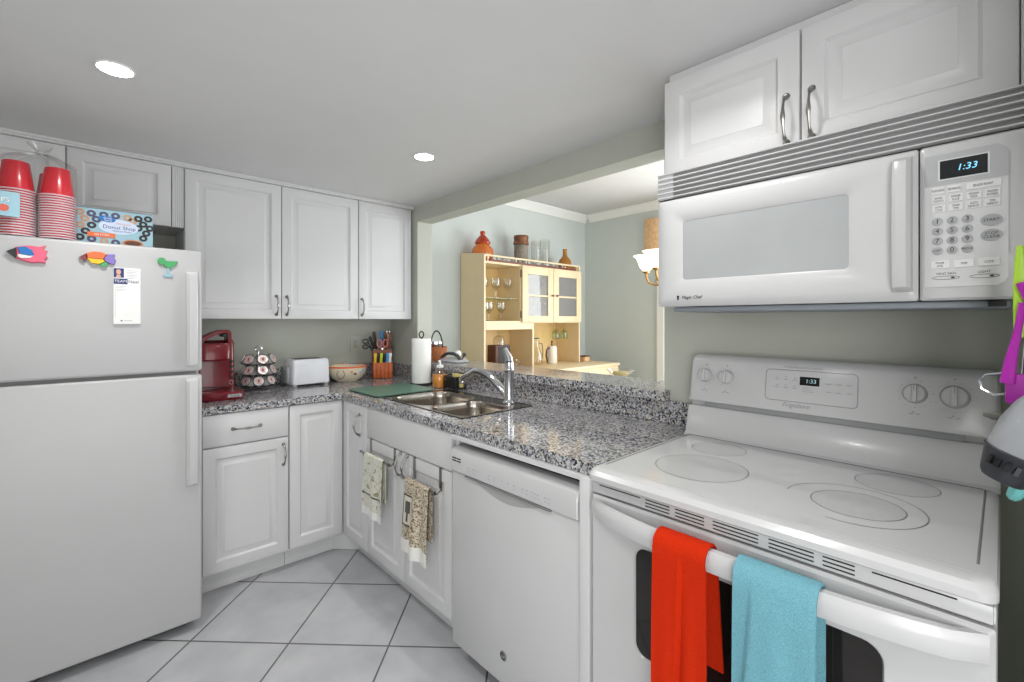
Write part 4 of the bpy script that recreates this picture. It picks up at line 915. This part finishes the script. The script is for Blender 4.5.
MB().tube([(-.02, .128, .025), (-.02, .09, .048), (-.02, .04, .062), (-.02, -.03, .062), (-.02, -.08, .048), (-.02, -.105, .028)], [.010, .012, .012, .012, .012, .010], 10).build('arched_handle', DGR, t)
MB().lathe([(0, .0), (.02, 0), (.025, .02), (.018, .035), (0, .04)], (.02, -.02, .044), 16).build('dial', PAPER, t)
MB().tube([(0, -.10, .025), (0, -.125, .05)], .005, 8).lathe([(0, -.014), (.01, -.01), (.015, 0), (.01, .012), (0, .015)], (0, -.13, .06), 14).build('knob', DGR, t)

# ------------------------------------------------------------------ hanging tools on the wall return
t = thing('wall_hook', 'chrome wire hook on the green wall right of the range', 'hook', (1.22, -.037, 1.20))
MB().tube([(0, -.098, .09), (0, .010, .085), (0, .012, .03), (0, .02, -.005), (0, .048, -.012), (0, .064, -.002), (0, .066, .012), (0, .058, .024), (0, .03, .03)], .0026, 8).build('wire', CHR, t)
MB().box(-.012, .012, -.1018, -.0975, .07, .11, .001).build('mount', CHR, t)
t = thing('measuring_scoop', 'magenta plastic scoop with open loop handle hanging right of the range', 'scoop', (1.18, -.046, 1.205))
m = MB(); m.M = Matrix.Rotation(PI/2, 4, 'Z')
m.loft([[(x, -y, z) for x, z in rr(cx, cz, hx, hz, .006, 5)] for y, cx, cz, hx, hz in ((.0, .022, .0, .02, .026), (.012, .022, 0, .021, .027))])
m.build('cup', MAGE, t)
m = MB().tube([(0, .005, .02), (0, .008, .08), (0, .014, .15), (0, .024, .185)], [.008, .006, .006, .007], 8).tube([(0, .04, .01), (0, .036, .05), (0, .028, .10), (0, .022, .15)], [.010, .008, .005, .005], 8); m.build('loop_handle', MAGE, t)
t = thing('spatula', 'lime green plastic handle hanging below the microwave corner', 'utensil', (1.20, -.029, 1.325))
MB().loft([[(x, y, z) for x, y in rr(.0, .008, .012, hy, .004, 4)] for z, hy in ((-.03, .006), (-.01, .008), (.06, .0085), (.11, .0065), (.13, .004))]).build('grip', LIME, t)
MB().tube([(0, .01, -.03), (-.01, .014, -.06), (-.01, .02, -.09)], .0025, 8).build('shaft', CHR, t)
t = thing('sprayer_cap', 'clear ribbed plastic cup with vented dark grey base hanging right of the range', 'container', (1.10, -.026, 1.130)); t.scale = (1.16,)*3
m = MB(); m.M = Matrix.Rotation(math.radians(22), 4, 'X')
m.lathe([(.030, -.03), (.034, -.02), (.035, .02), (.030, .05), (.026, .06), (.025, .06), (.029, .05), (.034, .02), (.033, -.02)], n=28); m.build('ribbed_cup', MESHC, t)
m = MB(); m.M = Matrix.Rotation(math.radians(22), 4, 'X'); m.lathe([(0, -.062), (.022, -.062), (.026, -.056), (.0345, -.022), (.036, -.020), (.0345, -.018), (.030, -.03), (0, -.04)], n=28); b_ = m.build('base', mat('slate_plastic', (46, 48, 54), .45), t)
m = MB(); m.M = Matrix.Rotation(math.radians(22), 4, 'X')
for k in range(4):
    a = math.radians(138+k*17); q = m.M; m.M = q @ Matrix.Rotation(a, 4, 'Z') @ Matrix.Translation((.0315, 0, -.036)); m.box(-.004, .0035, -.0024, .0024, -.006, .006); m.M = q
m.build('vent_holes', BLK, b_)
t = thing('scrub_disc', 'pale teal round plastic scrubber behind the dark vented cup', 'scrubber', (1.16, -.022, 1.050))
m = MB(); m.M = Matrix.Rotation(math.radians(-70), 4, 'X')
m.lathe([(0, -.008), (.030, -.008), (.034, -.004), (.034, .004), (.030, .008), (0, .008)], n=28); m.build('disc', TEAL, t)
t = thing('butter_spreader', 'small grey metal blade pointing toward the range knobs', 'utensil', (1.19, -.022, 1.150))
m = MB().loft([[(x, y, z) for x, z in rr(0, zc, .0016, hz, .001, 2)] for y, zc, hz in ((.0, 0, .003), (.018, .002, .006), (.034, .003, .0065), (.046, .004, .003))]); m.build('blade', PEW, t)

# ------------------------------------------------------------------ dining room
HX, HYF = 2.369, 2.874
t = thing('hutch', 'cream painted display hutch with two glazed doors and open bays', 'hutch', (HX, HYF, 0))
hw = 1.238; hd = .315
def side(x): return MB().loft([[(x+a, 0, .909), (x+a, hd, .909), (x+a, hd, 1.905), (x+a, .02, 1.872), (x+a, 0, 1.865)] for a in (0, .018)])
side(0).build('side_panel', CREAM, t); side(hw-.018).build('side_panel', CREAM, t)
MB().box(.018, hw-.018, hd-.012, hd, .909, 1.84).build('back_panel', CREAMI, t)
MB().box(.018, hw-.018, .004, hd-.012, 1.795, 1.812).build('top_board', CREAM, t)
MB().box(.018, hw-.018, 0, hd-.012, 1.300, 1.318).build('middle_shelf', CREAM, t)
MB().box(.018, .575, -.002, .018, 1.245, 1.299).build('header_rail', CREAM, t)
MB().box(.562, .580, .0, hd-.012, .909, 1.2995).build('divider', CREAM, t); MB().box(.410, .424, .004, hd-.012, 1.3185, 1.7945).build('divider', CREAM, t)
MB().box(.019, .409, .02, hd-.014, 1.508, 1.514).build('glass_shelf', GLASSG, t)
MB().box(.425, hw-.019, .03, hd-.014, 1.55, 1.562).build('inner_shelf', CREAMI, t)
MB().box(.018, hw-.018, .001, .012, 1.852, 1.866).box(.04, .05, .002, .011, 1.812, 1.852).box(hw-.05, hw-.04, .002, .011, 1.812, 1.852).build('gallery_rail', CREAM, t)
MB().box(.06, hw-.06, -.002, .012, 1.8125, 1.827).build('rail_strip', WOODR, t)
for x0, x1, kx in ((.420, .822, .797), (.827, hw-.002, .857)):
    m = MB(); fr = .072
    m.box(x0, x0+fr, -.02, -.001, 1.306, 1.805, .002).box(x1-fr, x1, -.02, -.001, 1.306, 1.805, .002).box(x0+fr, x1-fr, -.02, -.001, 1.306, 1.306+fr*.8, .002).box(x0+fr, x1-fr, -.02, -.001, 1.805-fr, 1.805, .002).box(x0+fr, x1-fr, -.016, -.005, 1.538, 1.552)
    d = m.build('door', CREAM, t)
    MB().box(x0+fr, x1-fr, -.009, -.007, 1.306+fr*.8, 1.805-fr).build('pane', PANE, d)
    MB().lathe([(.004, 0), (.004, .012), (.010, .016), (.011, .022), (.006, .027), (0, .028)], (kx, -.02, 1.552), 14, 'Y').build('knob', WOODR, d)
m = MB().box(.412, .420, -.006, .0, 1.70, 1.765).box(.412, .420, -.006, 0, 1.345, 1.405); m.build('hinges', DGR, t)
t = thing('sideboard', 'cream wooden sideboard base carrying the hutch', 'sideboard', (HX, 2.56, 0))
MB().box(-.0, 1.47, 0, .635, .883, .908, .004).build('worktop', CREAM, t)
MB().box(.01, 1.46, .015, .63, .06, .882).build('carcass', CREAM, t)
for k in range(3): d = MB().panel(.02+.478*k, .49+.478*k, .09, .86, .014, .014).build('door', CREAM, t); MB().lathe([(.004, 0), (.011, .016), (.006, .024), (0, .025)], (.46+.478*k, 0, .6), 12, 'Y').build('knob', WOODR, d)
MB().box(.04, 1.43, .04, .6, .001, .06).build('plinth', CREAM, t)
t = thing('recipe_box', 'small brown wooden box on the sideboard beyond the hutch', 'box', (3.72, 2.90, .9085))
MB().box(-.04, .04, -.03, .03, 0, .045, .002).build('body', PLAQ, t); MB().box(-.041, .041, -.031, .031, .0455, .058, .002).build('lid', BROWN, t)
# glassware
def goblet(s=1):
    return MB().lathe([(.030, 0), (.030, .002), (.004, .006), (.0035, .055), (.012, .062), (.030, .085), (.034, .11), (.031, .14), (.030, .14), (.033, .11), (.029, .087), (.0, .066)], n=18).build('wine_glass', GLASS)
def tumbler(): return MB().lathe([(0, 0), (.018, 0), (.019, .002), (.024, .055), (.0235, .055), (.018, .005), (0, .005)], n=14).build('shot_glass', GLASS)
base = goblet(); first = True
def put(src, loc, label, cat, group, flip=False, sc=1):
    o = src if src.get('label') is None else src.copy()
    if o is not src: C.objects.link(o)
    o.location = loc; o.scale = (sc,)*3; o.rotation_euler = (PI if flip else 0, 0, 0); tag(o, label, cat, group); return o
for k in range(5): put(base, (HX+.07+.07*k, HYF+.10+.07*(k % 2), 1.515), 'clear stemmed glass on the glass shelf of the open hutch bay', 'glass', 'stemmed glasses on the glass shelf', sc=1.25)
for k in range(4): put(base, (HX+.13+.07*k, HYF+.10+.07*(k % 2), 1.319), 'clear stemmed glass under the glass shelf of the open hutch bay', 'glass', 'stemmed glasses under the glass shelf', sc=1.15)
o = put(base, (HX+.065, HYF+.07, 1.319), 'stemmed glass with dark green stem in the open hutch bay', 'glass', None, sc=1.1)
o.data = o.data.copy(); o.data.materials[0] = GLASS
MB().lathe([(.031, 0), (.031, .003), (.006, .007), (.005, .056), (.0, .06)], n=16).build('green_stem', mat('dark_green_glass', (24, 60, 44), .1), o)
for k in range(4): put(base, (HX+.52+.09*k+(.12 if k > 1 else 0), HYF+.14, 1.5625), 'stemmed glass behind the glazed hutch doors, on the inner shelf', 'glass', 'glasses behind the doors above', sc=1.2)
for k in range(4): put(base, (HX+.52+.09*k+(.12 if k > 1 else 0), HYF+.14, 1.319), 'stemmed glass behind the glazed hutch doors, below the inner shelf', 'glass', 'glasses behind the doors below', sc=1.2)
tb = tumbler()
for k in range(16): put(tb, (HX+.14+.062*k, HYF+.045+.02*(k % 2), 1.8125), 'tiny clear glass lined up along the hutch gallery rail', 'glass', 'small glasses on top of the hutch', sc=1.05)
for k in range(4): put(tb, (HX+.262+.063*k, HYF+.13, 1.8125), 'larger clear glass behind the small ones on the hutch top', 'glass', 'larger glasses on top of the hutch', sc=1.28)
t = thing('lidded_jar', 'bulbous orange glass jar with lid on the hutch corner', 'jar', (HX+.125, HYF+.17, 1.8125))
MB().lathe([(0, 0), (.07, 0), (.085, .03), (.095, .09), (.088, .125), (.062, .155), (.058, .165), (0, .165)], n=28).build('body', AMBR, t)
MB().lathe([(.066, .166), (.07, .176), (.055, .205), (.03, .235), (.018, .245), (.024, .262), (.018, .276), (0, .28)], n=24).build('lid', mat('red_orange_glass', (196, 58, 14), .1, trans=.3, coat=.4), t)
t = thing('stoneware_crock', 'grey-brown crock with rusty collar on the hutch top', 'crock', (HX+.575, HYF+.16, 1.8125)); t.scale = (.74, .74, 1.02)
MB().lathe([(0, 0), (.082, 0), (.088, .01), (.088, .19), (.082, .20), (0, .2)], n=28).build('body', CROCK, t)
MB().lathe([(.088, .201), (.098, .206), (.098, .225), (.090, .23), (.090, .262), (.095, .27), (.09, .285), (.0, .285)], n=28).build('collar', RUST, t)
MB().box(-.115, -.09, -.012, .012, .205, .225, .003).build('lug', RUST, t); MB().box(.09, .115, -.012, .012, .205, .225, .003).build('lug', RUST, t)
t = thing('glass_bottle', 'amber yellow long-necked bottle at the hutch end', 'bottle', (HX+1.148, HYF+.12, 1.8125)); t.scale = (.82, .82, .95)
MB().lathe([(0, 0), (.07, 0), (.078, .01), (.08, .09), (.07, .12), (.035, .155), (.026, .17), (.024, .22), (.029, .222), (.029, .235), (.0, .235)], n=26).build('body', AMBY, t)
for x, h_, lb in ((.80, .27, 'tall clear glass vase beside the crock on the hutch top'), (.93, .30, 'tall clear glass cylinder next to the amber bottle')):
    tag(MB().lathe([(0, 0), (.04, 0), (.042, .006), (.05, h_), (.048, h_), (.040, .008), (0, .008)], n=22).build('glass_vase', GLASS, loc=(HX+x, HYF+.19, 1.8125)), lb, 'vase', 'glass vases on the hutch')
t = thing('wooden_radio', 'small dark box with black front in the lower hutch bay', 'box', (HX+.27, HYF+.12, .9095))
MB().box(-.085, .085, -.05, .06, 0, .20, .004).build('cabinet', mat('dark_walnut', (78, 40, 28), .5), t); MB().box(-.05, .08, -.054, -.0505, .012, .188, .002).build('front', INK, t)
t = thing('glass_cloche', 'clear glass bell with knob standing on the small dark box', 'cloche', (HX+.27, HYF+.125, 1.110))
MB().lathe([(.055, 0), (.055, .03), (.045, .065), (.02, .085), (.0, .088), (.0, .086), (.019, .083), (.043, .063), (.053, .03), (.053, 0)], n=22, closed=True).build('dome', GLASS, t); MB().lathe([(.006, .085), (.005, .09), (.013, .1), (.008, .112), (0, .114)], n=14).build('knob', GLASS, t)
t = thing('glass_carafe', 'clear glass carafe with dark stopper in the right hutch bay', 'carafe', (HX+.70, HYF+.09, .9095))
MB().lathe([(0, 0), (.06, 0), (.066, .01), (.068, .08), (.04, .15), (.028, .18), (.032, .24), (.03, .24), (.026, .18), (.038, .149), (.065, .08), (.063, .012), (0, .006)], n=26).build('body', GLASS, t)
MB().lathe([(.0325, .2415), (.0325, .252), (0, .252)], n=20).build('stopper', DGR, t); MB().tube([(.029, -.015, .20), (.06, -.02, .2), (.075, -.02, .12), (.064, -.02, .06)], .004, 6).build('side_handle', DGR, t)
t = thing('coffee_press', 'glass pitcher with curved black handle in the hutch bay', 'pitcher', (HX+.92, HYF+.09, .9095))
MB().lathe([(0, 0), (.05, 0), (.052, .004), (.05, .15), (.04, .17), (0, .172)], n=24).build('body', mat('pale_ceramic', (226, 216, 200), .3), t)
MB().tube([(-.045, -.01, .15), (-.085, -.012, .135), (-.095, -.012, .08), (-.075, -.012, .02)], .007, 8).build('handle', BLK, t); MB().lathe([(.012, .172), (.006, .18), (.006, .20), (.012, .212), (0, .216)], n=14).build('lid_knob', BLK, t)
for x, lb in ((1.0, 'green tinted glass hanging upside down nearest the pitcher'), (1.12, 'green tinted glass hanging upside down nearest the hutch side')):
    tag(MB().lathe([(.030, .0), (.030, -.002), (.004, -.006), (.0035, -.055), (.012, -.062), (.034, -.09), (.038, -.13), (.033, -.16), (.031, -.16), (.036, -.13), (.032, -.091), (0, -.066)], n=20).build('hanging_glass', GLASSG, loc=(HX+x, HYF+.11, 1.2995)), lb, 'glass', 'glasses hung in the right hutch bay')
t = thing('napkin_card', 'orange card propped in the hutch bay beside the carafe', 'card', (HX+.625, HYF+.10, .9095))
MB().prism([(-.03, 0), (.03, 0), (.03, .13), (-.03, .16)], 0, -.004).build('card', ORNG, t)
for x, lb in ((.06, 'tiny clear glass at the left of the lower hutch bay'), (.46, 'tiny clear glass at the right of the lower hutch bay')): put(tb, (HX+x, HYF+.08, .9095), lb, 'glass', None, sc=1.2)
# dining table, chair, glass bowl
t = thing('dining_table', 'pale dining table beyond the bar', 'table', (3.22, 1.62, 0))
MB().loft([[(x, y, z) for x, y in rr(0, 0, .45, .5, .05, 5)] for z in (.72, .755)]).build('tabletop', CREAM, t)
for sx in (-1, 1):
    for sy in (-1, 1): MB().loft([[(x+sx*.38, y+sy*.43, z) for x, y in rr(0, 0, q, q, .008, 3)] for z, q in ((.001, .02), (.72, .03))]).build('leg', CREAM, t)
t = thing('dining_chair', 'white upholstered dining chair back showing just above the bar', 'chair', (2.36, 1.72, 0), 2.15)
MB().loft([[(x, y, z) for x, y in rr(0, 0, .2, .2, .04, 5)] for z in (.42, .47)]).build('seat', PAPER, t)
MB().loft([[(x, y+.17+.0*z, z) for x, y in rr(0, 0, hx, .022, .018, 4)] for z, hx in ((.471, .19), (.6, .2), (.93, .2), (.965, .19), (.985, .15))]).build('backrest', PAPER, t)
for sx in (-1, 1):
    for sy in (-1, 1): MB().tube([(sx*.17, sy*.16, .42), (sx*.18, sy*.17, .001)], [.022, .014], 8).build('leg', CREAM, t)
t = thing('fruit_bowl', 'shallow clear glass pedestal bowl with olive cloth on the dining table', 'bowl', (2.90, 1.93, .7555)); t.scale = (.62, .62, .95)
MB().lathe([(.06, 0), (.06, .006), (.012, .02), (.010, .12), (.03, .14), (.12, .18), (.17, .215), (.168, .218), (.118, .184), (0, .145)], n=28).build('vessel', GLASS, t)
MB().lathe([(0, .150), (.06, .160), (.095, .185), (.08, .2), (0, .205)], n=20).build('cloth', CUSH, t)
# chandelier: most of it is hidden behind the microwave
t = thing('chandelier', 'brass chandelier with glowing bell shades, partly behind the microwave', 'chandelier', (2.95, 1.53, 0))
MB().lathe([(0, 1.52), (.012, 1.525), (.022, 1.55), (.015, 1.58), (.03, 1.62), (.035, 1.66), (.018, 1.70), (.012, 1.78), (0, 1.785)], n=20).tube([(0, 0, 1.78), (0, 0, 2.46)], .006, 8).lathe([(.055, 2.4885), (.05, 2.47), (.01, 2.455)], n=20).build('column', BRASS, t)
for k in range(5):
    a = 2*PI*k/5+1.75; ca, sa = math.cos(a), math.sin(a); R = .20
    P = [(ca*r, sa*r, z) for r, z in ((.02, 1.62), (.07, 1.58), (.13, 1.57), (.18, 1.59), (R, 1.63), (R, 1.655))]
    am = MB().tube(P, .007, 8).tube([(ca*(.10+.03*math.cos(q)), sa*(.10+.03*math.cos(q)), 1.60+.03*math.sin(q)) for q in arc(14, 3.6, 8.4)], .004, 6).build('arm', BRASS, t)
    MB().lathe([(.012, 1.655), (.022, 1.66), (.024, 1.672), (.015, 1.674)], (ca*R, sa*R, 0), 14).build('socket_cup', BRASS, am)
    MB().lathe([(.022, 1.675), (.045, 1.70), (.056, 1.735), (.070, 1.765), (.090, 1.782), (.088, 1.783), (.066, 1.766), (.052, 1.735), (.041, 1.70), (.018, 1.678)], (ca*R, sa*R, 0), 22, closed=True).build('shade', GLOW, am)
t = tag(MB().loft([[(4.105, y, z) for y, z in rr(2.36, 2.15, .075, .18, .03, 4)], [(4.075, y, z) for y, z in rr(2.36, 2.15, .075, .18, .03, 4)], [(4.065, y, z) for y, z in rr(2.36, 2.15, .06, .165, .03, 4)]]).build('wall_plaque', PLAQ), 'rough peach-tan plaque on the far dining wall above the lamp shades', 'wall decoration')
